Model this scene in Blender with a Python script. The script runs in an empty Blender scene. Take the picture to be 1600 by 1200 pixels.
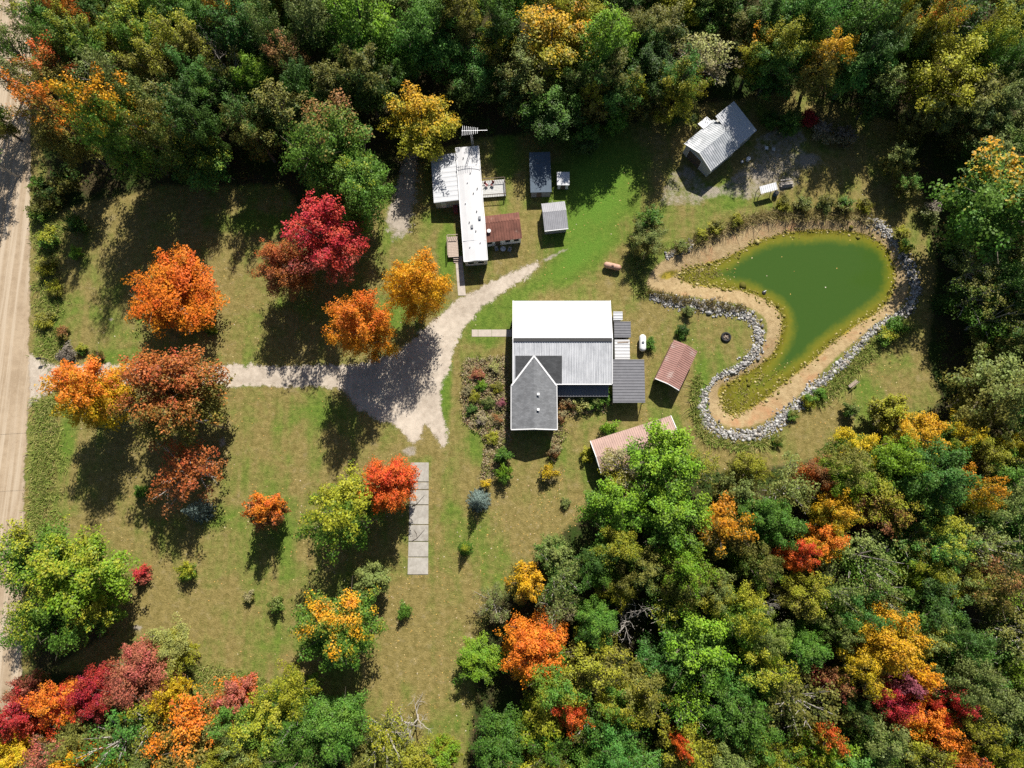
import bpy, math, random
import numpy as np
from mathutils import Matrix, Vector

# ------------------------------------------------------------------ camera, sky, sun, exposure
scene = bpy.context.scene
FPX, CAM_H = 1067.0, 118.0
NADIR = (808.0, 790.0)                      # where the plumb line meets the 1600 x 1200 photograph
_n = np.array([NADIR[0] - 800, -(NADIR[1] - 600), -FPX]); _n /= np.linalg.norm(_n)
_up = -_n
_y = np.array([0, 1, 0.]) - _up * _up[1]; _y /= np.linalg.norm(_y)
_x = np.cross(_y, _up)
ROT = np.array([_x, _y, _up])
cam_data = bpy.data.cameras.new('camera')
cam_data.sensor_width = 36.0
cam_data.lens = FPX / 1600 * 36.0
cam_data.clip_start, cam_data.clip_end = 1.0, 4000.0
cam = bpy.data.objects.new('camera', cam_data)
scene.collection.objects.link(cam)
_m = Matrix([list(r) for r in ROT]).to_4x4(); _m.translation = (0, 0, CAM_H)
cam.matrix_world = _m
scene.camera = cam

SUN_EL, SUN_AZ = math.radians(44), math.radians(15.5)      # azimuth measured from +Y towards +X
world = bpy.data.worlds.new('World'); scene.world = world; world.use_nodes = True
wn = world.node_tree
sky = wn.nodes.new('ShaderNodeTexSky'); sky.sky_type = 'NISHITA'; sky.sun_disc = False
sky.sun_elevation = SUN_EL; sky.sun_rotation = SUN_AZ
wn.nodes['Background'].inputs['Strength'].default_value = 0.05
wn.links.new(sky.outputs[0], wn.nodes['Background'].inputs['Color'])
sl = bpy.data.lights.new('sun', 'SUN'); sl.energy = 5.0; sl.angle = math.radians(0.5); sl.color = (1.0, 0.95, 0.87)
sun = bpy.data.objects.new('sun', sl); scene.collection.objects.link(sun)
_d = Vector((-math.sin(SUN_AZ) * math.cos(SUN_EL), -math.cos(SUN_AZ) * math.cos(SUN_EL), -math.sin(SUN_EL)))
sun.rotation_euler = _d.to_track_quat('-Z', 'Y').to_euler(); sun.location = (60, 150, 160)
vs = scene.view_settings
vs.view_transform = 'Standard'; vs.look = 'None'; vs.exposure = 0.55; vs.gamma = 1.0; vs.use_curve_mapping = False
scene.cycles.max_bounces = 5; scene.cycles.diffuse_bounces = 1; scene.cycles.glossy_bounces = 2
scene.cycles.transmission_bounces = 3; scene.cycles.transparent_max_bounces = 6
scene.cycles.use_denoising = False

# ------------------------------------------------------------------ helpers
COL = scene.collection
rnd = random.Random(7)


def P(px, py, z=0.0):
    """World x, y of a photograph pixel that lies at height z."""
    d = ROT @ np.array([px - 800, -(py - 600), -FPX])
    t = (CAM_H - z) / -d[2]
    return np.array([d[0] * t, d[1] * t])


def PP(pts, z=0.0):
    return np.array([P(x, y, z) for x, y in pts])


def link(o, parent=None):
    COL.objects.link(o)
    if parent is not None:
        o.parent = parent
    return o


def tag(o, label=None, cat=None, group=None, kind=None):
    if label: o['label'] = label
    if cat: o['category'] = cat
    if group: o['group'] = group
    if kind: o['kind'] = kind
    return o


def empty(name, loc=(0, 0, 0), rz=0.0, label=None, cat=None, group=None):
    o = bpy.data.objects.new(name, None); o.empty_display_size = 0.3
    o.location = loc; o.rotation_euler = (0, 0, rz)
    link(o)
    return tag(o, label, cat, group)


def np_mesh(name, verts, quads, mat=None, attrs=None, tris=False):
    """Mesh from numpy arrays (all quads, or all triangles)."""
    me = bpy.data.meshes.new(name)
    verts = np.asarray(verts, np.float32); quads = np.asarray(quads, np.int32)
    k = quads.shape[1]
    me.vertices.add(len(verts)); me.vertices.foreach_set('co', verts.ravel())
    me.loops.add(quads.size); me.loops.foreach_set('vertex_index', quads.ravel())
    me.polygons.add(len(quads))
    me.polygons.foreach_set('loop_start', np.arange(0, quads.size, k, dtype=np.int32))
    me.polygons.foreach_set('loop_total', np.full(len(quads), k, np.int32))
    me.update(calc_edges=True)
    for an, av in (attrs or {}).items():
        a = me.attributes.new(an, 'FLOAT', 'POINT'); a.data.foreach_set('value', np.asarray(av, np.float32))
    if mat: me.materials.append(mat)
    return me


class MB:
    def __init__(s): s.v = []; s.f = []

    def face(s, pts):
        i = len(s.v); s.v += [tuple(map(float, p)) for p in pts]; s.f.append(list(range(i, i + len(pts)))); return s

    def box(s, x0, x1, y0, y1, z0, z1):
        i = len(s.v)
        s.v += [(x0, y0, z0), (x1, y0, z0), (x1, y1, z0), (x0, y1, z0), (x0, y0, z1), (x1, y0, z1), (x1, y1, z1), (x0, y1, z1)]
        s.f += [[i + a for a in q] for q in ((0, 3, 2, 1), (4, 5, 6, 7), (0, 1, 5, 4), (1, 2, 6, 5), (2, 3, 7, 6), (3, 0, 4, 7))]
        return s

    def bar(s, a, b, w, h=None, up=(0, 0, 1)):
        a, b = Vector(a), Vector(b); d = (b - a).normalized(); h = h or w
        u = Vector(up)
        if abs(d.dot(u)) > .95: u = Vector((1, 0, 0))
        sx = d.cross(u).normalized() * w / 2; sy = sx.cross(d).normalized() * h / 2
        i = len(s.v)
        for p in (a, b): s.v += [tuple(p + q) for q in (-sx - sy, sx - sy, sx + sy, -sx + sy)]
        s.f += [[i + k for k in q] for q in ((0, 1, 2, 3), (7, 6, 5, 4), (0, 4, 5, 1), (1, 5, 6, 2), (2, 6, 7, 3), (3, 7, 4, 0))]
        return s

    def tube(s, pts, radii, n=6):
        pts = [Vector(p) for p in pts]; base = len(s.v)
        for k, p in enumerate(pts):
            d = (pts[min(k + 1, len(pts) - 1)] - pts[max(k - 1, 0)]).normalized()
            u = Vector((0, 0, 1)) if abs(d.z) < .9 else Vector((1, 0, 0))
            sx = d.cross(u).normalized(); sy = sx.cross(d)
            for j in range(n):
                t = 2 * math.pi * j / n
                s.v.append(tuple(p + (sx * math.cos(t) + sy * math.sin(t)) * radii[k]))
        for k in range(len(pts) - 1):
            for j in range(n):
                a = base + k * n; j2 = (j + 1) % n
                s.f.append([a + j, a + j2, a + n + j2, a + n + j])
        s.f.append([base + j for j in range(n)][::-1]); s.f.append([base + (len(pts) - 1) * n + j for j in range(n)])
        return s

    def slab(s, p0, p1, p2, p3, th):
        """Four-cornered plate: top through p0..p3, thickness th downwards along its normal."""
        q = [Vector(p) for p in (p0, p1, p2, p3)]
        nn = (q[1] - q[0]).cross(q[3] - q[0]).normalized()
        if nn.z < 0: q = [q[1], q[0], q[3], q[2]]; nn = -nn
        i = len(s.v)
        s.v += [tuple(a) for a in q] + [tuple(a - nn * th) for a in q]
        s.f += [[i + k for k in f] for f in ((0, 1, 2, 3), (7, 6, 5, 4), (0, 4, 5, 1), (1, 5, 6, 2), (2, 6, 7, 3), (3, 7, 4, 0))]
        return s

    def ribbed(s, p0, p1, p2, p3, pitch=.5, amp=.05, th=.05):
        """Ribbed sheet: ribs run from edge p0-p1 to edge p3-p2."""
        q = [Vector(p) for p in (p0, p1, p2, p3)]
        nn = (q[1] - q[0]).cross(q[3] - q[0]).normalized()
        if nn.z < 0: q = [q[1], q[0], q[3], q[2]]; nn = -nn
        L = (q[1] - q[0]).length; n = max(2, round(L / pitch))
        prof = []
        for k in range(n):
            for t, h in ((0, 0), (.5, 0), (.6, 1), (.9, 1)): prof.append(((k + t) / n, h * amp))
        prof.append((1, 0))
        i = len(s.v)
        for t, h in prof:
            s.v.append(tuple(q[0].lerp(q[1], t) + nn * h)); s.v.append(tuple(q[3].lerp(q[2], t) + nn * h))
        for k in range(len(prof) - 1):
            a = i + 2 * k; s.f.append([a, a + 2, a + 3, a + 1])
        s.slab(*[a - nn * .004 for a in q], th)
        return s

    def build(s, name, mat, parent=None, smooth=False):
        me = bpy.data.meshes.new(name); me.from_pydata(s.v, [], s.f)
        if mat: me.materials.append(mat)
        if smooth: me.polygons.foreach_set('use_smooth', [True] * len(me.polygons))
        me.update()
        return link(bpy.data.objects.new(name, me), parent)


def capsule(mb, L, r, n=14, rings=5):
    """Tank body along local x, centred at the origin."""
    pts, rad = [], []
    for k in range(rings + 1):
        t = math.pi / 2 * k / rings
        pts.append((-L / 2 + r - r * math.cos(t), 0, 0)); rad.append(max(.01, r * math.sin(t)))
    for k in range(rings, -1, -1):
        t = math.pi / 2 * k / rings
        pts.append((L / 2 - r + r * math.cos(t), 0, 0)); rad.append(max(.01, r * math.sin(t)))
    return mb.tube(pts, rad, n)


# ------------------------------------------------------------------ materials
def new_mat(name):
    m = bpy.data.materials.new(name); m.use_nodes = True
    return m, m.node_tree, m.node_tree.nodes['Principled BSDF']


class NT:
    """Short-hand for wiring nodes."""
    def __init__(s, nt): s.nt = nt

    def n(s, kind, **kw):
        o = s.nt.nodes.new(kind)
        for k, v in kw.items(): setattr(o, k, v)
        return o

    def l(s, a, b): s.nt.links.new(a, b)

    def inp(s, sock, v):
        if isinstance(v, bpy.types.NodeSocket): s.l(v, sock)
        elif v is not None: sock.default_value = v

    def math(s, op, a, b=None, c=None, clamp=False):
        o = s.n('ShaderNodeMath', operation=op, use_clamp=clamp)
        for i, v in enumerate((a, b, c)): s.inp(o.inputs[i], v)
        return o.outputs[0]

    def noise(s, scale, detail=4, rough=.6, vec=None, dist=0.0):
        o = s.n('ShaderNodeTexNoise'); o.inputs['Scale'].default_value = scale
        o.inputs['Detail'].default_value = detail; o.inputs['Roughness'].default_value = rough
        o.inputs['Distortion'].default_value = dist
        if vec is not None: s.l(vec, o.inputs['Vector'])
        return o.outputs['Fac']

    def mix(s, f, a, b, blend='MIX'):
        o = s.n('ShaderNodeMix', data_type='RGBA', blend_type=blend)
        s.inp(o.inputs[0], f)
        for sock, v in ((o.inputs[6], a), (o.inputs[7], b)):
            s.inp(sock, (*v, 1) if isinstance(v, tuple) and len(v) == 3 else v)
        return o.outputs[2]

    def ramp(s, v, lo, hi, a=0.0, b=1.0):
        o = s.n('ShaderNodeMapRange', interpolation_type='SMOOTHSTEP')
        s.inp(o.inputs[0], v)
        for i, k in enumerate((lo, hi, a, b)): o.inputs[i + 1].default_value = k
        return o.outputs[0]

    def attr(s, name, kind='GEOMETRY'):
        return s.n('ShaderNodeAttribute', attribute_name=name, attribute_type=kind)

    def bump(s, h, strength, dist, bsdf):
        o = s.n('ShaderNodeBump'); o.inputs['Strength'].default_value = strength; o.inputs['Distance'].default_value = dist
        s.l(h, o.inputs['Height']); s.l(o.outputs[0], bsdf.inputs['Normal'])

    def coord(s, which='Object'):
        return s.n('ShaderNodeTexCoord').outputs[which]


def plain(name, col, rough=.7, var=.25, scale=3.0, metal=0.0, stain=None, stain_lo=.58, spec=.3, fine=14.0):
    """Painted / weathered surface: colour broken by two noises and, optionally, stains."""
    m, nt, b = new_mat(name); t = NT(nt); v = t.coord()
    f = t.noise(scale, 5, .65, v); g = t.noise(fine, 3, .7, v)
    k = t.math('ADD', t.math('MULTIPLY', f, .6), t.math('MULTIPLY', g, .4))
    lo = tuple(c * (1 - var) for c in col); hi = tuple(min(1, c * (1 + var)) for c in col)
    c = t.mix(t.ramp(k, .3, .7), lo, hi)
    if stain: c = t.mix(t.ramp(t.noise(scale * .45, 6, .7, v), stain_lo, stain_lo + .12), c, stain)
    t.l(c, b.inputs['Base Color']); b.inputs['Roughness'].default_value = rough; b.inputs['Metallic'].default_value = metal
    b.inputs['Specular IOR Level'].default_value = spec
    t.bump(g, .25, .02, b)
    return m


def streaked(name, col, dark, along='Y'):
    m, nt, b = new_mat(name); t = NT(nt); v = t.coord(); sep = t.n('ShaderNodeSeparateXYZ'); t.l(v, sep.inputs[0])
    cm = t.n('ShaderNodeCombineXYZ'); t.l(sep.outputs[0], cm.inputs[0]); t.l(t.math('MULTIPLY', sep.outputs[1], .05), cm.inputs[1])
    st = t.noise(4.5, 4, .75, cm.outputs[0]); n2 = t.noise(.5, 5, .7, v); n3 = t.noise(6, 3, .7, v)
    k = t.math('ADD', t.math('MULTIPLY', st, .6), t.math('ADD', t.math('MULTIPLY', n2, .25), t.math('MULTIPLY', n3, .15)))
    c = t.mix(t.ramp(k, .36, .6), dark, col)
    t.l(c, b.inputs['Base Color']); b.inputs['Roughness'].default_value = .5; b.inputs['Specular IOR Level'].default_value = .4
    return m


def shingle(name, col, var=.3):
    m, nt, b = new_mat(name); t = NT(nt); v = t.coord()
    br = t.n('ShaderNodeTexBrick'); br.inputs['Scale'].default_value = 1.0
    br.inputs['Brick Width'].default_value = .5; br.inputs['Row Height'].default_value = .22; br.inputs['Mortar Size'].default_value = .015
    t.l(v, br.inputs['Vector'])
    br.inputs['Color1'].default_value = (.75, .75, .75, 1); br.inputs['Color2'].default_value = (1.15, 1.15, 1.15, 1); br.inputs['Mortar'].default_value = (.5, .5, .5, 1)
    base = t.mix(t.ramp(t.noise(.8, 6, .7, v), .3, .7), tuple(c * (1 - var) for c in col), tuple(c * (1 + var) for c in col))
    c = t.mix(1.0, base, br.outputs['Color'], 'MULTIPLY')
    c = t.mix(t.math('MULTIPLY', t.noise(9, 3, .8, v), .5), c, tuple(min(1, k * 1.7) for k in col))
    t.l(c, b.inputs['Base Color']); b.inputs['Roughness'].default_value = .9; b.inputs['Specular IOR Level'].default_value = .15
    t.bump(br.outputs['Fac'], .3, .02, b)
    return m


def leaf_material():
    m, nt, b = new_mat('leaf'); t = NT(nt)
    off = t.n('ShaderNodeVectorMath', operation='SUBTRACT')
    t.l(t.n('ShaderNodeNewGeometry').outputs['Position'], off.inputs[0]); t.l(t.n('ShaderNodeObjectInfo').outputs['Location'], off.inputs[1])
    sep = t.n('ShaderNodeSeparateXYZ'); t.l(off.outputs[0], sep.inputs[0])
    size = t.attr('crown_size', 'OBJECT')                      # (radius, height, turn)
    sz = t.n('ShaderNodeSeparateXYZ'); t.l(size.outputs['Vector'], sz.inputs[0])
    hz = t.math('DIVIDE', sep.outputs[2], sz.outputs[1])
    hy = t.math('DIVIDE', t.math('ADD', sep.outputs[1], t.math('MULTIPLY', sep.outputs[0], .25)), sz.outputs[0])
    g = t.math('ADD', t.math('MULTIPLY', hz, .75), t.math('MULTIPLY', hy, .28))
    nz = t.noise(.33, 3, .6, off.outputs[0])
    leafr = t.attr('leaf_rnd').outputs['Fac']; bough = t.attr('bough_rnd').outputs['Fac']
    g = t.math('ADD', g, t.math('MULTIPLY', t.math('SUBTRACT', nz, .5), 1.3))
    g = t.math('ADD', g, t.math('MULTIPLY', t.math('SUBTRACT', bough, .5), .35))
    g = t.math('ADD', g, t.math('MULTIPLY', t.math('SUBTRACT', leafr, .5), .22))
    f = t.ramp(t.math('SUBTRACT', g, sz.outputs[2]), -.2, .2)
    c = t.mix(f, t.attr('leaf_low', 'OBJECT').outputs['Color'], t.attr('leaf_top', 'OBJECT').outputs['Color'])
    hsv = t.n('ShaderNodeHueSaturation')
    t.l(c, hsv.inputs['Color'])
    t.l(t.math('ADD', .485, t.math('MULTIPLY', bough, .03)), hsv.inputs['Hue'])
    t.l(t.ramp(leafr, 0, 1, .62, 1.38), hsv.inputs['Value'])
    hsv.inputs['Saturation'].default_value = 1.0
    t.l(hsv.outputs[0], b.inputs['Base Color']); b.inputs['Roughness'].default_value = .55; b.inputs['Specular IOR Level'].default_value = .3
    tr = t.n('ShaderNodeBsdfTranslucent'); t.l(hsv.outputs[0], tr.inputs['Color'])
    ms = t.n('ShaderNodeMixShader'); ms.inputs[0].default_value = .32
    t.l(b.outputs[0], ms.inputs[1]); t.l(tr.outputs[0], ms.inputs[2])
    t.l(ms.outputs[0], nt.nodes['Material Output'].inputs['Surface'])
    return m


def tint_material(name, cols, rough=.85, transl=0.0):
    """Scattered pieces: each piece takes its colour from its own random value."""
    m, nt, b = new_mat(name); t = NT(nt)
    r = t.n('ShaderNodeValToRGB'); r.color_ramp.interpolation = 'LINEAR'
    e = r.color_ramp.elements
    while len(e) < len(cols): e.new(.5)
    for i, c in enumerate(cols): e[i].position = i / (len(cols) - 1); e[i].color = (*c, 1)
    t.l(t.attr('leaf_rnd').outputs['Fac'], r.inputs[0]); t.l(r.outputs[0], b.inputs['Base Color'])
    b.inputs['Roughness'].default_value = rough; b.inputs['Specular IOR Level'].default_value = .2
    if transl:
        tr = t.n('ShaderNodeBsdfTranslucent'); t.l(r.outputs[0], tr.inputs['Color'])
        ms = t.n('ShaderNodeMixShader'); ms.inputs[0].default_value = transl
        t.l(b.outputs[0], ms.inputs[1]); t.l(tr.outputs[0], ms.inputs[2]); t.l(ms.outputs[0], nt.nodes['Material Output'].inputs['Surface'])
    return m


def ground_material():
    m, nt, b = new_mat('ground_cover'); t = NT(nt); v = t.coord()
    n1 = t.noise(.035, 5, .6, v); n2 = t.noise(.16, 6, .65, v, .4); n3 = t.noise(1.1, 5, .7, v); n4 = t.noise(5.0, 3, .75, v)
    A = {k: t.attr(k).outputs['Fac'] for k in ('dry', 'forest', 'sand', 'bare', 'mulch', 'algae')}
    green = t.mix(t.ramp(n3, .3, .7), (.085, .14, .02), (.16, .23, .036))
    brown = t.mix(t.ramp(n3, .3, .7), (.17, .138, .042), (.295, .232, .086))
    d = t.math('ADD', A['dry'], t.math('ADD', t.math('MULTIPLY', t.math('SUBTRACT', n2, .5), 2.1), t.math('MULTIPLY', t.math('SUBTRACT', n1, .5), 1.0)))
    d = t.math('ADD', d, t.math('MULTIPLY', t.math('SUBTRACT', n4, .5), .7))
    sp = t.n('ShaderNodeSeparateXYZ'); t.l(v, sp.inputs[0]); cb = t.n('ShaderNodeCombineXYZ')
    t.l(sp.outputs[0], cb.inputs[0]); t.l(t.math('MULTIPLY', sp.outputs[1], .05), cb.inputs[1])      # mower passes run up and down the lawn
    d = t.math('ADD', d, t.math('MULTIPLY', t.math('SUBTRACT', t.noise(.55, 2, .5, cb.outputs[0], .2), .5), .9))
    c = t.mix(t.ramp(d, .0, .85), green, brown)
    c = t.mix(t.ramp(n4, .25, .8), t.mix(1.0, c, (.68, .7, .66), 'MULTIPLY'), t.mix(1.0, c, (1.26, 1.24, 1.26), 'MULTIPLY'))
    c = t.mix(t.ramp(t.math('ADD', A['dry'], t.math('ADD', t.math('MULTIPLY', t.math('SUBTRACT', n3, .5), .6), t.math('MULTIPLY', t.math('SUBTRACT', n2, .5), 1.1))), .1, -.7), c, t.mix(t.ramp(n4, .25, .75), (.07, .15, .016), (.14, .255, .034)))
    # bleached straw patches
    st = t.math('MULTIPLY', t.ramp(t.noise(.7, 6, .75, v, .6), .52, .7), t.ramp(d, .35, .95))
    c = t.mix(t.math('MULTIPLY', st, .55), c, (.33, .27, .15))

    def mask(a, w=1.0):
        return t.ramp(t.math('ADD', a, t.math('MULTIPLY', t.math('SUBTRACT', t.math('ADD', t.math('MULTIPLY', n3, .6), t.math('MULTIPLY', n2, .4)), .5), w)), .38, .62)
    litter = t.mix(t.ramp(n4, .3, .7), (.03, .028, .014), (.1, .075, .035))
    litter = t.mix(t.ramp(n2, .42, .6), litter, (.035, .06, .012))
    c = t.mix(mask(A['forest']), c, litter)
    mulch = t.mix(t.ramp(n4, .35, .65), (.12, .1, .04), (.3, .24, .13))
    c = t.mix(mask(A['mulch']), c, mulch)
    gravel = t.mix(t.ramp(n4, .25, .75), (.2, .175, .14), (.46, .4, .32))
    c = t.mix(mask(A['bare'], .9), c, gravel)
    sandc = t.mix(t.ramp(n3, .3, .7), (.31, .22, .11), (.44, .33, .18))
    sandc = t.mix(t.ramp(n2, .5, .75), sandc, (.4, .2, .1))
    c = t.mix(mask(A['sand'], .5), c, sandc)
    alg = t.mix(t.ramp(n3, .35, .65), (.1, .09, .012), (.33, .25, .035))
    c = t.mix(mask(A['algae'], .9), c, alg)
    t.l(c, b.inputs['Base Color']); b.inputs['Roughness'].default_value = .95; b.inputs['Specular IOR Level'].default_value = .1
    h = t.math('ADD', t.math('MULTIPLY', n4, .6), t.math('MULTIPLY', n3, .6))
    t.bump(h, .8, .25, b)
    return m


def gravel_material(name, lo, hi, track=None, rag=2.6, shift=0.0):
    m, nt, b = new_mat(name); t = NT(nt); v = t.coord()
    n1 = t.noise(.12, 5, .6, v); n2 = t.noise(.9, 6, .7, v); n3 = t.noise(7, 3, .8, v)
    k = t.math('ADD', t.math('MULTIPLY', n1, .35), t.math('ADD', t.math('MULTIPLY', n2, .4), t.math('MULTIPLY', n3, .25)))
    c = t.mix(t.ramp(k, .34, .66), lo, hi)
    if track:                                                  # long wheel tracks along the road
        sep = t.n('ShaderNodeSeparateXYZ'); t.l(v, sep.inputs[0])
        comb = t.n('ShaderNodeCombineXYZ'); t.l(sep.outputs[0], comb.inputs[0]); t.l(t.math('MULTIPLY', sep.outputs[1], .02), comb.inputs[1])
        c = t.mix(t.ramp(t.noise(1.1, 3, .6, comb.outputs[0], .3), .42, .62), c, track)
    t.l(c, b.inputs['Base Color']); b.inputs['Roughness'].default_value = .95; b.inputs['Specular IOR Level'].default_value = .1
    t.bump(t.math('ADD', n3, n2), .5, .06, b)
    e = t.attr('edge').outputs['Fac']
    k = t.math('ADD', e, t.math('ADD', t.math('MULTIPLY', t.math('SUBTRACT', n2, .5), rag), t.math('MULTIPLY', t.math('SUBTRACT', n3, .5), rag * .9)))
    k = t.math('ADD', k, t.math('MULTIPLY', t.math('SUBTRACT', t.noise(.35, 4, .6, v), .5), rag * .8))
    ms = t.n('ShaderNodeMixShader'); t.l(t.ramp(k, -.12 + shift, .12 + shift), ms.inputs[0])
    t.l(t.n('ShaderNodeBsdfTransparent').outputs[0], ms.inputs[1]); t.l(b.outputs[0], ms.inputs[2])
    t.l(ms.outputs[0], nt.nodes['Material Output'].inputs['Surface'])
    return m


def water_material():
    m, nt, b = new_mat('pond_water'); t = NT(nt); v = t.coord()
    dep = t.attr('depth').outputs['Fac']
    n = t.noise(.12, 5, .65, v, .5); n2 = t.noise(1.4, 4, .7, v)
    d2 = t.math('ADD', dep, t.math('MULTIPLY', t.math('SUBTRACT', n, .5), 1.3))
    d2 = t.math('ADD', d2, t.math('MULTIPLY', t.math('SUBTRACT', n2, .5), .5))
    c = t.mix(t.ramp(d2, .15, .75), (.19, .17, .016), (.12, .14, .014))
    c = t.mix(t.ramp(d2, .5, 1.1), c, (.04, .09, .014))
    c = t.mix(t.math('MULTIPLY', n2, .35), c, (.06, .1, .018))
    t.l(c, b.inputs['Base Color']); b.inputs['Roughness'].default_value = .12; b.inputs['IOR'].default_value = 1.33
    t.bump(t.noise(2.2, 4, .6, v), .12, .05, b)
    tr = t.n('ShaderNodeBsdfTransparent'); tr.inputs[0].default_value = (.7, .72, .3, 1)
    ms = t.n('ShaderNodeMixShader')
    t.l(t.ramp(d2, -.1, .35, .62, 1), ms.inputs[0]); t.l(tr.outputs[0], ms.inputs[1]); t.l(b.outputs[0], ms.inputs[2])
    t.l(ms.outputs[0], nt.nodes['Material Output'].inputs['Surface'])
    return m


M = {}
M['leaf'] = leaf_material()
M['bark'] = plain('bark', (.16, .13, .1), .95, .4, 4)
M['pale_bark'] = plain('pale_bark', (.42, .38, .34), .95, .3, 4)
M['ground'] = ground_material()
M['road'] = gravel_material('road_dirt', (.3, .222, .145), (.45, .35, .24), (.48, .39, .285), 1.4)
M['drive'] = gravel_material('drive_gravel', (.33, .275, .215), (.6, .52, .425))
M['lane'] = gravel_material('lane_gravel_painted_shade', (.26, .22, .17), (.45, .39, .32), None, 5.0, .5)  # gravel colour lowered to paint in the shade over the lane
M['water'] = water_material()
M['white_metal'] = plain('white_metal_roof', (.56, .57, .59), .5, .06, 1.2, spec=.4, stain=(.58, .58, .58), stain_lo=.62)
M['barn_metal'] = streaked('barn_metal_roof', (.6, .61, .63), (.38, .39, .41))
M['grey_metal'] = plain('grey_metal_roof', (.165, .165, .18), .55, .14, 1.5, spec=.4)
M['shed_metal'] = plain('shed_metal_roof', (.3, .3, .32), .55, .15, 1.2, spec=.4)
M['garage_metal'] = plain('garage_metal_roof', (.4, .42, .44), .5, .18, .9, spec=.4, stain=(.58, .59, .61), stain_lo=.48)
M['tan_metal'] = plain('faded_tan_red_roof', (.42, .285, .24), .7, .16, .8, stain=(.33, .22, .18), stain_lo=.55)
M['pink_metal'] = plain('faded_red_metal_roof', (.33, .18, .15), .65, .18, 1.1, stain=(.4, .28, .245), stain_lo=.52)
M['rust'] = plain('rusty_brown_roof', (.17, .07, .05), .8, .4, .8, stain=(.26, .16, .13), stain_lo=.6)
M['shingle'] = shingle('grey_shingles', (.155, .16, .168))
M['dark_shingle'] = shingle('dark_shingles', (.07, .072, .075))
M['blue_shade_roof'] = plain('pale_roof_painted_shade', (.1, .13, .165), .85, .18, 1.5, stain=(.3, .33, .37))  # pale shed roof, its blue-grey shade put into the colour
M['home_roof'] = plain('white_coated_roof', (.57, .57, .58), .6, .05, .8, stain=(.5, .5, .5), stain_lo=.6)
M['trim'] = plain('white_trim', (.82, .82, .82), .6, .05, 3)
M['siding'] = plain('pale_siding', (.5, .5, .48), .7, .12, 2)
M['dark_siding'] = plain('grey_siding', (.22, .23, .25), .7, .15, 2)
M['wood'] = plain('weathered_wood', (.35, .28, .22), .9, .25, 4)
M['deck'] = plain('deck_boards', (.44, .35, .29), .9, .2, 4)
M['dark_wood'] = plain('dark_wood', (.11, .085, .065), .9, .3, 4)
M['black'] = plain('black_rubber', (.025, .025, .027), .8, .3, 5)
M['glass'] = plain('window_glass', (.03, .035, .04), .12, .2, 3, spec=.6)
M['steel'] = plain('galvanised_steel', (.5, .51, .53), .45, .12, 5, metal=.6)
M['tank_white'] = plain('white_tank_paint', (.8, .8, .79), .35, .05, 2, spec=.5)
M['tank_rust'] = plain('faded_tank_paint', (.5, .3, .22), .6, .2, 2, stain=(.3, .14, .09), stain_lo=.52)
M['concrete'] = plain('concrete', (.5, .47, .42), .9, .16, 1.1, stain=(.3, .27, .23), stain_lo=.6)
def slab_concrete():
    m, nt, b = new_mat('concrete'); t = NT(nt); v = t.coord(); r = t.n('ShaderNodeObjectInfo').outputs['Random']
    n1 = t.noise(.5, 6, .7, v); n2 = t.noise(2.5, 5, .75, v); n3 = t.noise(9, 3, .7, v)
    c = t.mix(t.ramp(t.math('ADD', t.math('MULTIPLY', n1, .6), t.math('MULTIPLY', n2, .4)), .35, .65), (.2, .18, .15), (.42, .395, .35))
    c = t.mix(t.math('MULTIPLY', r, .5), c, (.48, .45, .4)); c = t.mix(t.ramp(n3, .55, .75), c, (.3, .27, .22))
    c = t.mix(t.ramp(t.noise(.9, 6, .8, v, 1.0), .6, .68), c, (.17, .15, .1))
    t.l(c, b.inputs['Base Color']); b.inputs['Roughness'].default_value = .9
    return m


M['concrete'] = slab_concrete()
M['walk'] = plain('walk_concrete', (.46, .4, .34), .9, .14, 1.5)
M['red'] = plain('dull_red_paint', (.28, .08, .07), .7, .2, 3)
M['blue'] = plain('blue_plastic', (.05, .1, .2), .5, .2, 3)
M['ridge'] = plain('dark_ridge_cap', (.05, .05, .05), .8, .2, 3)
M['grass_tuft'] = tint_material('tall_grass', [(.12, .2, .03), (.22, .3, .05), (.36, .36, .1), (.5, .42, .18)], .8, .25)
M['reed'] = tint_material('dry_reeds', [(.22, .2, .05), (.36, .3, .1), (.48, .38, .2), (.26, .27, .06)], .85, .2)
M['under'] = tint_material('undergrowth_leaf', [(.02, .045, .01), (.05, .1, .015), (.1, .11, .02), (.16, .1, .03)], .7, .25)
M['fallen'] = tint_material('fallen_leaf', [(.7, .62, .4), (.65, .45, .12), (.55, .3, .1), (.75, .7, .6)], .8, .1)
M['stone'] = tint_material('riprap_stone', [(.1, .09, .08), (.24, .23, .22), (.38, .37, .36), (.54, .53, .51), (.3, .25, .19)], .85)
M['rubble'] = tint_material('algae_rubble', [(.1, .095, .014), (.18, .16, .03), (.3, .25, .06), (.5, .42, .2)], .9)
M['garden'] = tint_material('garden_leaf', [(.08, .15, .02), (.2, .25, .04), (.34, .28, .12), (.46, .4, .26), (.3, .15, .09), (.16, .22, .03)], .8, .2)

# ------------------------------------------------------------------ polygon maths
def seg_dist(pts, poly, closed=True):
    """Distance of points (n,2) to a polyline."""
    q = np.vstack([poly, poly[:1]]) if closed else np.asarray(poly)
    best = np.full(len(pts), 1e9)
    for a, b in zip(q[:-1], q[1:]):
        ab = b - a; t = np.clip(((pts - a) @ ab) / max(1e-9, ab @ ab), 0, 1)
        best = np.minimum(best, np.linalg.norm(pts - (a + t[:, None] * ab), axis=1))
    return best


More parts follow.
